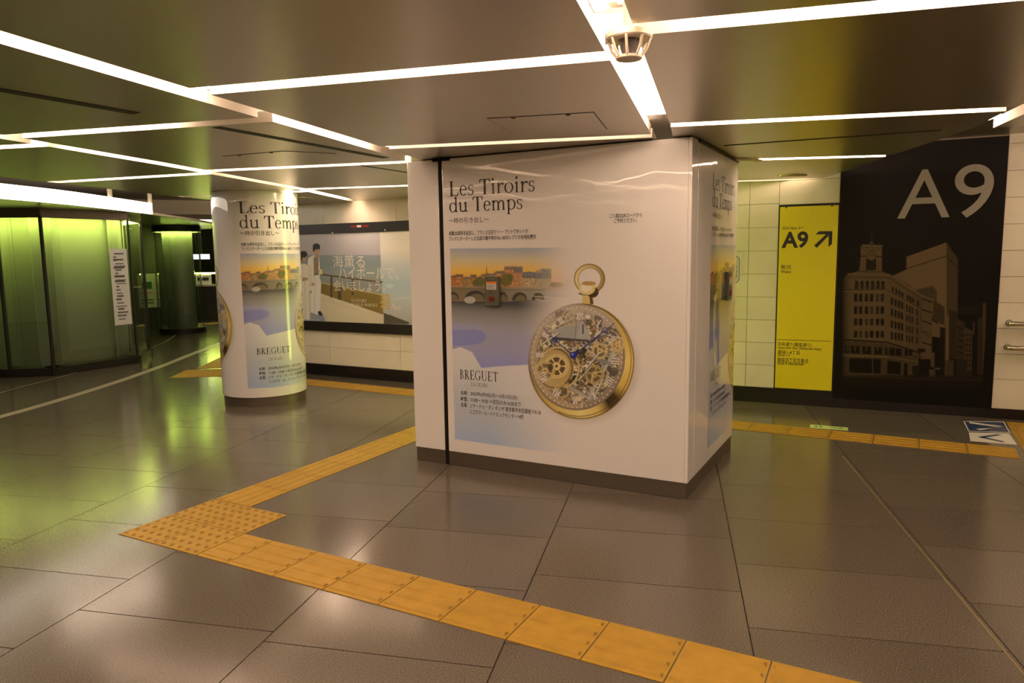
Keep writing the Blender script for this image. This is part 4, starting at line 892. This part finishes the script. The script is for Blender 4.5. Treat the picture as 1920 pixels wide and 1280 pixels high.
for ch, z in (('が', 1.275), ('の', 1.235), ('付', 1.195)): mb = MB(); letter(mb, ch, (-.01, .022, z - .015, z + .016), f, .01); mb.build('character', M['black_ink'], nt)

# ------------------------------------------------------------------ handrails by the mural
for z, lb in ((.806, 'upper handrail starting right of the black mural'), (.606, 'lower handrail starting right of the black mural')):
    t = empty('handrail', lb, 'handrail')
    MB().tube([wr(2.19, .02, z), wr(2.19, .045, z), wr(2.205, .062, z), wr(2.235, .07, z), wr(2.30, .07, z)], .021, 14).build('end_bend', M['steel'], t, True)
    MB().tube([wr(2.30, .07, z), wr(5.4, .07, z)], .024, 14).build('rail', M['wood_rail'], t, True)
    MB().tube([wr(2.19, .0, z), wr(2.19, .012, z)], .028, 18).build('wall_flange', M['steel'], t, True)
    for s in (2.36, 3.3, 4.3, 5.2):
        MB().tube([wr(s, .0, z - .055), wr(s, .05, z - .055), wr(s, .07, z - .035), wr(s, .07, z - .012)], .008, 10).build('bracket', M['steel'], t, True)
        MB().tube([wr(s, .0, z - .055), wr(s, .008, z - .055)], .026, 16).build('wall_flange', M['steel'], t, True)

# ------------------------------------------------------------------ billboard on the far wall
bb = empty('wall_billboard', 'wide framed poster of two people by the sea behind the round column', 'billboard')
BY = 6.532; U0, U1 = -6.95, -4.2
MB().box((U0, BY - .03, .545), (U1, BY, .66)).build('frame_bottom', M['frame'], bb, bevel=.003)
MB().box((U0, BY - .03, 1.70), (U1, BY, 1.812)).build('frame_top', M['frame'], bb, bevel=.003)
MB().box((U0, BY - .03, .66), (U0 + .05, BY, 1.70)).build('frame_side', M['frame'], bb); MB().box((U1 - .05, BY - .03, .66), (U1, BY, 1.70)).build('frame_side', M['frame'], bb)
board = MB().box((U0 + .04, BY - .012, .65), (U1 - .04, BY, 1.71)).build('board', M['paper'], bb)
REFB = np.array([.52, .42, .30])
def paint_board(p):
    X, Y = (p.S - 560) * 6.4, (p.Z - 420) * 6.4
    m = lambda pts: [(560 + x / 6.4, 420 + y / 6.4) for x, y in pts]
    c = lambda *v: al(*v, ref=REFB)
    pol = lambda pts, v, a=1.0: p.poly(m(pts), c(*v), a)
    el = lambda x, y, rx, ry, v, a=1.0, rot=0.0: p.fell(560 + x / 6.4, 420 + y / 6.4, rx / 6.4, ry / 6.4, c(*v), a, rot)
    def grad(stops, t):
        out = np.zeros(t.shape + (3,))
        for i in range(3): out[..., i] = np.interp(t, [q[0] for q in stops], [c(*q[1])[i] for q in stops])
        return out
    one = np.ones(X.shape)
    p.over(one, grad([(80, (172, 158, 140)), (370, (152, 138, 128)), (372, (118, 118, 108)), (480, (112, 116, 106)), (600, (124, 124, 108)), (720, (120, 116, 98))], Y))
    # right hand close-up field
    right = p.inpoly(m([(978, 60), (1600, 60), (1600, 1240), (1028, 1240), (1000, 700)]))
    p.over(right, grad([(80, (222, 204, 160)), (300, (196, 182, 150)), (520, (160, 156, 140)), (720, (142, 148, 138)), (900, (152, 150, 136)), (1150, (150, 138, 118))], Y))
    el(1100, 740, 50, 26, (165, 175, 160), .5)
    # promenade floor, parapet, rail
    pol([(-600, 690), (275, 830), (1020, 1085), (1028, 1240), (-600, 1240)], (178, 158, 120)); pol([(-600, 560), (275, 700), (1012, 850), (1022, 1085), (275, 832), (-600, 650)], (112, 90, 40))
    pol([(-600, 540), (275, 690), (1012, 838), (1012, 856), (275, 712), (-600, 565)], (150, 132, 88))
    for x, y0, y1, w in ((400, 620, 880, 24), (655, 655, 850, 26), (500, 750, 905, 40)): pol([(x - w / 2, y0), (x + w / 2, y0 + 3), (x + w / 2, y1 + 4), (x - w / 2, y1)], (72, 60, 42))
    p.line(*m([(-500, 500), (285, 602)]), 20 / 6.4, c(70, 58, 42)); p.line(*m([(285, 602), (1002, 694)]), 24 / 6.4, c(70, 58, 42)); p.line(*m([(285, 594), (1002, 684)]), 5 / 6.4, c(150, 130, 96))
    for x, y in ((330, 905), (500, 960), (700, 1020), (430, 1040)): p.line(*m([(x - 160, y - 40), (x + 220, y + 70)]), .5, c(150, 130, 96), .5)
    pol([(1030, 1075), (1110, 1090), (1330, 1185), (1330, 1200), (1030, 1200)], (72, 64, 48)); p.line(*m([(1030, 1070), (1330, 1180)]), 1.6, c(60, 54, 44)); p.line(*m([(1150, 900), (1330, 880)]), 3, c(176, 164, 140), .6)
    pol([(145, 1065), (300, 1085), (330, 1170), (150, 1165)], (126, 124, 116))
    # man in a pale suit
    pol([(125, 405), (185, 372), (252, 395), (262, 520), (258, 640), (278, 700), (262, 1050), (224, 1092), (202, 1070), (150, 1045), (148, 700), (122, 690), (112, 470)], (202, 186, 152))
    pol([(190, 395), (246, 400), (248, 600), (192, 612)], (128, 104, 76)); pol([(188, 598), (250, 592), (250, 606), (188, 614)], (72, 58, 44)); p.line(*m([(186, 380), (192, 640)]), 1.0, c(150, 132, 104))
    p.line(*m([(205, 640), (196, 1050)]), .9, c(150, 134, 104), .8); pol([(118, 480), (160, 500), (172, 690), (196, 715), (176, 742), (130, 720), (112, 600)], (188, 170, 138))
    el(222, 318, 34, 50, (168, 128, 92)); el(220, 268, 44, 36, (44, 38, 34)); el(190, 300, 14, 30, (44, 38, 34)); el(255, 285, 10, 22, (50, 42, 36)); pol([(205, 350), (240, 355), (246, 400), (200, 395)], (156, 116, 84))
    p.line(*m([(212, 312), (222, 313)]), .7, c(70, 50, 40)); p.line(*m([(236, 314), (246, 313)]), .7, c(70, 50, 40)); p.line(*m([(226, 346), (242, 345)]), .6, c(120, 76, 62))
    el(270, 565, 24, 22, (176, 136, 96)); el(178, 722, 18, 22, (166, 124, 90)); pol([(232, 1050), (268, 1040), (296, 1090), (262, 1100)], (44, 38, 34)); pol([(255, 545), (290, 540), (292, 600), (262, 606)], (200, 170, 110))
    # woman beside him
    pol([(30, 480), (80, 470), (118, 500), (124, 640), (150, 780), (165, 820), (150, 835), (128, 800), (138, 1140), (50, 1150), (30, 900)], (196, 178, 146)); el(66, 405, 38, 50, (162, 120, 88)); el(66, 362, 46, 40, (52, 44, 40)); el(34, 400, 18, 50, (52, 44, 40))
    pol([(50, 640), (120, 640), (118, 672), (50, 690)], (156, 118, 84)); p.line(*m([(84, 690), (92, 1140)]), .8, c(150, 134, 104), .7); p.line(*m([(60, 1148), (250, 1150)]), 2.4, c(150, 150, 136), .6); el(152, 812, 12, 22, (160, 118, 84))
pb = Art(U0 + .05, U1 - .05, .66, 1.70, .0065, lambda S, Z: I_BACK(S, Z), H_BACK); paint_board(pb); pb.finish()
pb.build('poster_print', lambda s, z: (s, BY - .0126, z), M['poster'], board, True)
f = lambda s, z: (s, BY - .0134, z)
def kb(x0, y0, x1, y1):
    hk = lambda x, y: H_BACK(560 + x / 6.4, 420 + y / 6.4); xm, ym = (x0 + x1) / 2, (y0 + y1) / 2
    return (hk(x0, ym)[0], hk(x1, ym)[0], hk(xm, y1)[1], hk(xm, y0)[1])
mb = MB()
letter(mb, '海薫る', kb(420, 372, 800, 522), f, -.006); letter(mb, 'ハイボールで、', kb(490, 512, 1200, 660), f, -.006); letter(mb, '会いましょう。', kb(432, 672, 1040, 808), f, -.006)
letter(mb, '', kb(640, 898, 825, 936), f, geo=serif('SUNTORY')); letter(mb, '', kb(638, 950, 958, 986), f, geo=serif('WORLD WHISKY')); letter(mb, '', kb(1110, 952, 1228, 1026), f, geo=serif('Ao'))
letter(mb, '碧', kb(985, 832, 1110, 1026), f, .012, 1); mb.build('lettering', [M['pale_ink'], M['gold_ink']], board)
mb = MB(); a = kb(645, 12, 860, 40); MB().box((a[0], BY - .032, a[2]), (a[1], BY - .0302, a[3])).build('red_tag', M['red'], bb); a = kb(720, 14, 770, 38); MB().box((a[0], BY - .0335, a[2]), (a[1], BY - .0322, a[3])).build('tag_plate', M['sticker'], bb)
for x in (432, 1062):
    a = kb(x - 10, 60 if x > 900 else 95, x + 10, 84 if x > 900 else 116); c = ((a[0] + a[1]) / 2, (a[2] + a[3]) / 2)
    MB().tube([(c[0], BY - .030, c[1]), (c[0], BY - .040, c[1])], .011, 14).build('stud', M['steel'], bb, True)
# ------------------------------------------------------------------ smoke detector at the slot crossing
sm = empty('smoke_detector', 'cream smoke detector with an open cage at the crossing of the light slots', 'detector')
dc = (-.715, 2.065)
MB().lathe([(.062, H - .022), (.066, H - .018), (.066, H - .004), (.058, H + .002), (.018, H + .003), (.018, H + .10)], (*dc, 0), 36).build('base', M['cream_plastic'], sm, True)
MB().lathe([(.020, H - .060), (.026, H - .045), (.030, H - .022)], (*dc, 0), 28).build('sensor_core', M['grey_ink'], sm, True)
MB().lathe([(.036, H - .076), (.038, H - .074), (.038, H - .068), (.030, H - .068)], (*dc, 0), 28).build('cage_ring', M['cream_plastic'], sm, True)
for i in range(8):
    a = i * math.pi / 4 + .2; c, s = math.cos(a), math.sin(a)
    MB().tube([(dc[0] + .060 * c, dc[1] + .060 * s, H - .020), (dc[0] + .050 * c, dc[1] + .050 * s, H - .05), (dc[0] + .035 * c, dc[1] + .035 * s, H - .070)], .0042, 8).build('cage_rib', M['cream_plastic'], sm, True)

# ------------------------------------------------------------------ tactile paving
def bar_tile(L=.3):
    mb = MB(); g = .0026; mb.box((g, g, -.004), (L - g, .3 - g, .003))
    for i in range(4):
        y = .0375 + .075 * i; x0, x1 = .012, L - .012; w, w2, h = .015, .0095, .0075
        vs = [(x0, y - w, .003), (x1, y - w, .003), (x1, y + w, .003), (x0, y + w, .003), (x0 + .006, y - w2, h), (x1 - .006, y - w2, h), (x1 - .006, y + w2, h), (x0 + .006, y + w2, h)]
        mb.add(vs, [(4, 5, 6, 7), (0, 1, 5, 4), (1, 2, 6, 5), (2, 3, 7, 6), (3, 0, 4, 7)])
        for xe in (x1 - .004,):
            mb.add([(xe + .006 * math.cos(a), y + .009 * math.sin(a), .0079) for a in np.linspace(0, 2 * math.pi, 11)[:-1]], [tuple(range(10))], 1)
    return mb.mesh('tactile_tile', [M['tact'], M['tact_dirt']])
def stud_tile():
    mb = MB(); g = .0026; mb.box((g, g, -.004), (.3 - g, .3 - g, .003))
    for i in range(5):
        for j in range(5):
            x, y = .03 + .06 * i, .03 + .06 * j; n = 10
            vs = [(x + r * math.cos(2 * math.pi * k / n), y + r * math.sin(2 * math.pi * k / n), z) for r, z in ((.0135, .003), (.0105, .0075)) for k in range(n)]
            k0 = len(mb.v); mb.add(vs, [(k, (k + 1) % n, n + (k + 1) % n, n + k) for k in range(n)]); mb.add(vs[n:], [tuple(range(n))], 1)
    return mb.mesh('tactile_tile', [M['tact'], M['tact_dirt']])
BAR, STUD = bar_tile(), stud_tile()
def paving(label): return empty('tactile_paving', label, 'tactile paving')
def put(me, par, x, y, rot=0.0, z=.0): o = link('tactile_tile', me, par); o.location = (x, y, z); o.rotation_euler = (0, 0, rot); return o
t = paving('yellow ribbed guide strip crossing the foreground'); CUT = bar_tile(.212)
put(CUT, t, -2.945, 2.203)
for k in range(13): put(BAR, t, -2.733 + .3 * k, 2.203)
t = paving('yellow studded warning square at the bend of the foreground strips')
for i in range(2):
    for j in range(2): put(STUD, t, -3.547 + .3 * i, 2.203 + .3 * j)
t = paving('yellow ribbed guide strip running back along the left of the square pillar')
for k in range(10): put(BAR, t, -3.243, 2.806 + .3 * k, math.pi / 2)
t = paving('yellow ribbed guide strip along the far walls behind both pillars')
FA = math.radians(-1.1); fx, fy = math.cos(FA), math.sin(FA)
for k in range(-11, 13):
    d = -1.0 + .3 * k - (-1.0) * 0; bx, by = -2.82, 5.865
    x, y = bx + .3 * k * fx, by + .3 * k * fy
    if x < -6.2 or x > .55: continue
    put(BAR, t, x, y, FA)
t = paving('yellow studded warning strip at the right edge below the handrails')
for j in range(4): put(STUD, t, .825, 5.82 + .3 * j); put(STUD, t, 1.125, 5.82 + .3 * j)
# strips beyond the round column
t = paving('yellow ribbed strip curving away left of the round column')
ang = math.atan2(7.39 - 6.16, -8.97 + 8.13)
for k in range(9): put(BAR, t, -7.80 + .3 * k * math.cos(ang), 6.40 + .3 * k * math.sin(ang), ang)
t = paving('short double row of yellow ribbed tiles left of the round column base')
an2 = ang - math.pi / 2
for j in range(2):
    for k in range(4): put(BAR, t, -7.74 + .3 * k * math.cos(an2) + .3 * j * math.cos(ang), 5.60 + .3 * k * math.sin(an2) + .3 * j * math.sin(ang), an2)
t = paving('far yellow strip glimpsed behind the glass column')
for k in range(8): put(BAR, t, -14.3 + .19 * k, 9.5 + .24 * k, .9)

# ------------------------------------------------------------------ floor lines and stickers
o = MB().bar(np.array((-.29, 5.37)), np.array((.47, 2.65)), .007, -.004, .0012).build('expansion_joint_strip', M['brass']); tag(o, 'thin brass joint strip running diagonally across the right floor', 'floor strip')
cur = np.array([(-6.6, 1.2), (-6.95, 2.5), (-7.29, 3.51), (-7.59, 4.21), (-8.08, 5.16), (-8.66, 6.13), (-9.32, 7.12), (-10.17, 8.4), (-11.3, 10.0)])
def smooth(p, n=6):
    out = []
    for i in range(len(p) - 1):
        p0, p1, p2, p3 = p[max(i - 1, 0)], p[i], p[i + 1], p[min(i + 2, len(p) - 1)]
        for k in range(n):
            s = k / n; out.append(.5 * (2 * p1 + (p2 - p0) * s + (2 * p0 - 5 * p1 + 4 * p2 - p3) * s * s + (3 * p1 - p0 - 3 * p2 + p3) * s ** 3))
    return np.array(out + [p[-1]])
def ribbon(p, w, z0, z1, name, m, parent=None):
    d = np.gradient(p, axis=0); d /= np.hypot(d[:, 0], d[:, 1])[:, None]; n = np.stack([-d[:, 1], d[:, 0]], 1) * w / 2
    vs = [(*q, z) for z in (z0, z1) for q in np.concatenate([p - n, p + n])]; k = len(p); fs = []
    for i in range(k - 1):
        fs += [(2 * k + i, 2 * k + i + 1, 3 * k + i + 1, 3 * k + i), (i, k + i, k + i + 1, i + 1), (i, i + 1, 2 * k + i + 1, 2 * k + i), (k + i, 3 * k + i, 3 * k + i + 1, k + i + 1)]
    return MB().add(vs, fs).build(name, m, parent)
tag(ribbon(smooth(cur), .11, -.004, .0012, 'floor_line', M['line']), 'pale curved line set in the floor in front of the ticket office', 'floor line')
thin = np.array([(-8.2, 3.4), (-8.64, 4.18), (-8.84, 4.55), (-9.18, 5.25), (-9.9, 6.4), (-11.0, 7.84), (-12.03, 8.91)])
tag(ribbon(smooth(thin), .016, -.004, .0012, 'floor_line', M['line']), 'hairline floor joint close to the glass ticket office', 'floor line')
def sticker(pts, m, label, m2, marks):
    t = empty('floor_sticker', label, 'floor sticker')
    vn = MB().prism(pts, .0002, .0012).build('vinyl', m, t)
    for q in marks: MB().prism(q, .0013, .0019).build('mark', m2, vn)
def quadmap(P): return lambda a, b: tuple(np.array(P[0]) * (1 - a) * (1 - b) + np.array(P[1]) * a * (1 - b) + np.array(P[2]) * a * b + np.array(P[3]) * (1 - a) * b)
P = [(.53, 6.52), (.81, 6.60), (.815, 7.02), (.52, 6.90)]; q = quadmap(P)
sticker(P, M['blue'], 'blue floor sticker with a white chevron at the right', M['sticker'], [[q(.12, .80), q(.16, .95), q(.9, .55), q(.82, .45)], [q(.82, .45), q(.9, .55), q(.3, .14), q(.22, .26)], [q(0, 0), q(1, 0), q(1, .045), q(0, .045)], [q(0, .955), q(1, .955), q(1, 1), q(0, 1)], [q(0, .045), q(.03, .045), q(.03, .955), q(0, .955)], [q(.97, .045), q(1, .045), q(1, .955), q(.97, .955)]])
P = [(.52, 6.20), (.81, 6.22), (.80, 6.575), (.53, 6.49)]; q = quadmap(P)
sticker(P, M['sticker'], 'white floor sticker with a blue chevron beside the blue one', M['blue'], [[q(.2, .5), q(.28, .42), q(.78, .80), q(.70, .92)], [q(.2, .5), q(.70, .1), q(.78, .2), q(.32, .54)]])
P = [(-.585, 6.145), (-.305, 6.165), (-.31, 6.275), (-.59, 6.262)]; q = quadmap(P)
sticker(P, M['lime'], 'small lime green arrow sticker on the floor behind the pillar', M['dkgreen'], [[q(.55, .42), q(.8, .42), q(.8, .58), q(.55, .58)], [q(.78, .25), q(.92, .5), q(.78, .75)], [q(.12, .3), q(.2, .3), q(.2, .7), q(.12, .7)], [q(.25, .3), q(.33, .3), q(.33, .7), q(.25, .7)]])

# ------------------------------------------------------------------ glass ticket office
BP = [np.array(p) for p in ((-11.6, 4.1), (-10.55, 4.42), (-9.68, 4.82), (-9.28, 5.12), (-9.30, 6.27), (-9.91, 6.88), (-11.2, 7.25))]
office = empty('glass_ticket_office', 'faceted glass ticket office glowing green at the top, far left', 'booth')
cen = np.array((-10.6, 5.7))
def facet_fn(a, b):
    d = (b - a) / np.hypot(*(b - a)); n = np.array([-d[1], d[0]])
    if n @ (cen - a) < 0: n = -n
    L = np.hypot(*(b - a))
    return L, (lambda s, i, z: (*(a + d * s + n * i), z))     # s along the facet, i inwards
for k in range(len(BP) - 1):
    L, fn = facet_fn(BP[k], BP[k + 1])
    MB().box((.02, .012, .115), (L - .02, .022, 1.985), fn=fn).build('glass_pane', M['glass'], office)
    MB().box((.0, .24, .1), (L, .26, 2.0), fn=fn).build('backing_panel', M['frosted'], office)
    MB().box((.03, .03, 1.966), (L - .03, .09, 1.98), fn=fn).build('light_strip', M['green'], office)
    MB().box((-.03, -.03, .0), (L + .03, .30, .10), fn=fn).build('plinth', M['dark'], office)
    MB().box((-.01, -.01, 1.985), (L + .01, .32, 2.062), fn=fn).box((-.01, -.012, 1.955), (L + .01, .008, 1.985), fn=fn).build('head_rail', M['bronze'], office)
for k in range(1, len(BP) - 1):
    p = BP[k]; w = .022 if k != 4 else .014
    MB().lathe([(w, .1), (w, 1.985)], (*p, 0), 12).build('mullion', M['dark'], office)
sh = empty('notice_sheet', 'tall white paper list stuck on the right end of the glass ticket office', 'notice')
L, fn = facet_fn(BP[3], BP[4])
MB().box((.86, .008, .55), (1.11, .0105, 1.575), fn=fn).build('paper', M['paper'], sh)
r2 = np.random.default_rng(5)
for i in range(21):
    z = 1.50 - i * .044; a = .90 + r2.uniform(0, .03); w = r2.uniform(.04, .16)
    MB().box((a, .006, z), (min(a + w, 1.09), .0079, z + r2.uniform(.012, .03)), fn=fn).build('print_line', M['paper_ink'], sh)
for z in (1.42, 1.31, 1.20, 1.13): MB().box((.905, .0058, z), (1.05, .0078, z + .022), fn=fn).build('print_bar', M['olive'], sh)

# canopy with its luminous fascia
BL = smooth(np.array([(-7.3, 1.6), (-7.75, 3.0), (-8.106, 4.1), (-8.479, 5.078), (-9.384, 6.69)]), 5)
EX = smooth(np.array([(-9.384, 6.69), (-10.25, 8.0), (-11.209, 9.247), (-12.6, 11.0)]), 5)
can = empty('light_canopy', 'canopy with a broad glowing white fascia above the ticket office', 'canopy')
ribbon(BL, .05, 2.064, 2.216, 'luminous_fascia', M['band'], can)
full = np.concatenate([BL, EX[1:]])
MB().prism([tuple(p) for p in full] + [(-14.5, 10.5), (-14.0, 7.5), (-12.5, 3.0), (-11.5, 1.2)], 2.063, 2.085).build('soffit', M['bronze'], can)
ribbon(EX, .03, 2.058, 2.09, 'edge_trim', M['cream'], can)
for p in (BL[9], BL[17], BL[-1]): MB().box((p[0] - .02, p[1] - .02, 2.085), (p[0] + .02, p[1] + .02, 2.42)).build('bracket', M['cream'], can)
struct('ceiling_upper', MB().box((-17, -4.5, 2.44), (-5.6, 13.2, 2.5)), M['cream'], 'raised cream ceiling over the ticket hall')
for i in range(len(NL) - 1):
    a, b = NL[i], NL[i + 1]
    o = struct('trim_%d' % (i + 2), MB().bar(np.array(a), np.array(b), .02, H + .0, 2.44), M['cream'])
o = MB().bar(np.array((-11.9, 7.45)), np.array((-10.1, 9.8)), .12, 2.20, 2.45).build('ceiling_bulkhead', M['cream']); tag(o, 'beige ceiling bulkhead above the glass column', 'bulkhead')

# glass column with a green light ring
gc = empty('glass_column', 'round glass column glowing green at the top, between ticket office and poster column', 'pillar'); GC = (-12.36, 9.33, 0)
MB().lathe([(.42, 0), (.42, .10)], GC, 48).build('plinth', M['dark'], gc, True)
MB().lathe([(.27, .1), (.27, 1.98)], GC, 48).build('core', M['core'], gc, True)
MB().lathe([(.40, .1), (.40, 1.985), (.39, 1.985), (.39, .1)], GC, 56, cap=False).build('glass_sleeve', M['glass'], gc, True)
MB().lathe([(.32, 1.965), (.375, 1.965), (.375, 1.98), (.32, 1.98)], GC, 40, cap=False).build('light_ring', M['green_ring'], gc)
MB().lathe([(.415, 1.945), (.43, 1.945), (.43, 2.062), (.2, 2.062), (.2, 1.985), (.415, 1.985), (.415, 1.945)], GC, 48, cap=False).build('cap', M['dark'], gc, True)

# ticket gates' back office glimpsed beyond
cn = empty('ticket_counter', 'dark counter with small machines beyond the glass column', 'counter')
cp, cdv = np.array((-13.95, 11.35)), np.array((.62, .78))
cf = lambda s, i, z: (*(cp + cdv * s + np.array((-cdv[1], cdv[0])) * i), z)
MB().box((-.9, 0, 0), (1.2, .5, .80), fn=cf).build('counter_body', M['base'], cn); MB().box((-.95, -.04, .80), (1.25, .5, .84), fn=cf).build('counter_top', M['steel'], cn)
for s in (-.6, -.25, .12, .5): mc = MB().box((s, .05, .84), (s + .26, .35, 1.06), fn=cf).build('machine', M['white'], cn); MB().box((s + .05, .04, .93), (s + .2, .0495, 1.0), fn=cf).build('machine_panel', M['dark'], mc)
MB().box((-.7, .1, 1.085), (.9, .16, 1.11), fn=cf).build('green_lamp', M['green'], cn)
mo = empty('hanging_monitor', 'small lit monitor above the dark counter', 'monitor')
MB().box((-.36, .1, 1.40), (.02, .16, 1.55), fn=cf).build('case', M['frame'], mo); MB().box((-.34, .09, 1.42), (.0, .0995, 1.53), fn=cf).build('display', M['screen'], mo); MB().box((-.19, .12, 1.55), (-.15, .14, 2.44), fn=cf).build('hanger', M['dark'], mo)
lp = empty('ceiling_lamp', 'bright ceiling lamp beyond the glass column', 'light')
MB().box((-1.2, -1.2, 2.20), (1.6, -.95, 2.25), fn=cf).build('diffuser', M['band'], lp); MB().box((-1.25, -1.25, 2.251), (1.65, -.9, 2.44), fn=cf).build('housing', M['cream'], lp)
ps = empty('poster_stand', 'narrow white poster board with a green picture beside the ticket office', 'poster stand')
pc, pd = np.array((-13.12, 9.15)), np.array((.62, .78)); pf = lambda s, i, z: (*(pc + pd * s + np.array((-pd[1], pd[0])) * i), z)
MB().box((-.16, 0, .48), (.16, .03, 1.15), fn=pf).build('board', M['paper'], ps); MB().box((-.09, -.004, .85), (.09, -.0002, .99), fn=pf).build('picture', M['dkgreen'], ps)
for z in (.56, .62, .76): MB().box((-.11, -.004, z), (.10, -.0002, z + .025), fn=pf).build('print_bar', M['olive'] if z < .7 else M['orange'], ps)
for s in (-.14, .14): MB().box((s - .01, .005, 0), (s + .01, .025, .48), fn=pf).build('leg', M['dark'], ps)
dr = empty('dark_doorway', 'dark framed opening between ticket office and glass column', 'doorway')
MB().box((-.5, .4, 0), (.5, .44, 2.06), fn=pf).build('leaf', M['core'], dr); MB().box((-.56, .38, 0), (-.5, .46, 2.06), fn=pf).build('jamb', M['base'], dr); MB().box((.5, .38, 0), (.56, .46, 2.06), fn=pf).build('jamb', M['base'], dr)

# unseen lamps added on the raised ceiling to brighten the ticket hall and bulkhead
for i, (x, y, lb) in enumerate(((-7.2, 2.2, 'added unseen lamp on the raised ceiling near the left edge'), (-7.6, 4.6, 'added unseen lamp on the raised ceiling in front of the ticket office'), (-8.2, 7.2, 'added unseen lamp on the raised ceiling behind the round column'), (-8.75, 8.6, 'added unseen lamp on the raised ceiling in front of the bulkhead'), (-12.6, 12.0, 'added unseen lamp on the raised ceiling over the counter'))):
    t = empty('hall_fill_light', lb, 'light', 'added lamps on the raised ceiling')
    MB().box((x - .15, y - .5, 2.34), (x + .15, y + .5, 2.415)).build('diffuser', M['hall'], t); MB().box((x - .17, y - .52, 2.416), (x + .17, y + .52, 2.44)).build('housing', M['housing'], t)
# backlit lime glass on the hidden stretch of wall behind the square pillar (seen mirrored in the round column and the ceiling)
lg = empty('backlit_glass_panel', 'backlit lime glass panel on the wall behind the square pillar', 'light panel')
MB().box((-3.62, 6.46, .10), (-2.92, 6.51, 2.0)).build('frame', M['dark'], lg); MB().box((-3.58, 6.44, .14), (-2.96, 6.459, 1.96)).build('glass_face', M['lime_glow'], lg)
MB().box((-2.90, 6.50, .10), (-2.875, 7.06, 2.0)).build('frame', M['dark'], lg); MB().box((-2.8745, 6.52, .14), (-2.86, 7.04, 1.96)).build('glass_face', M['lime_glow'], lg)
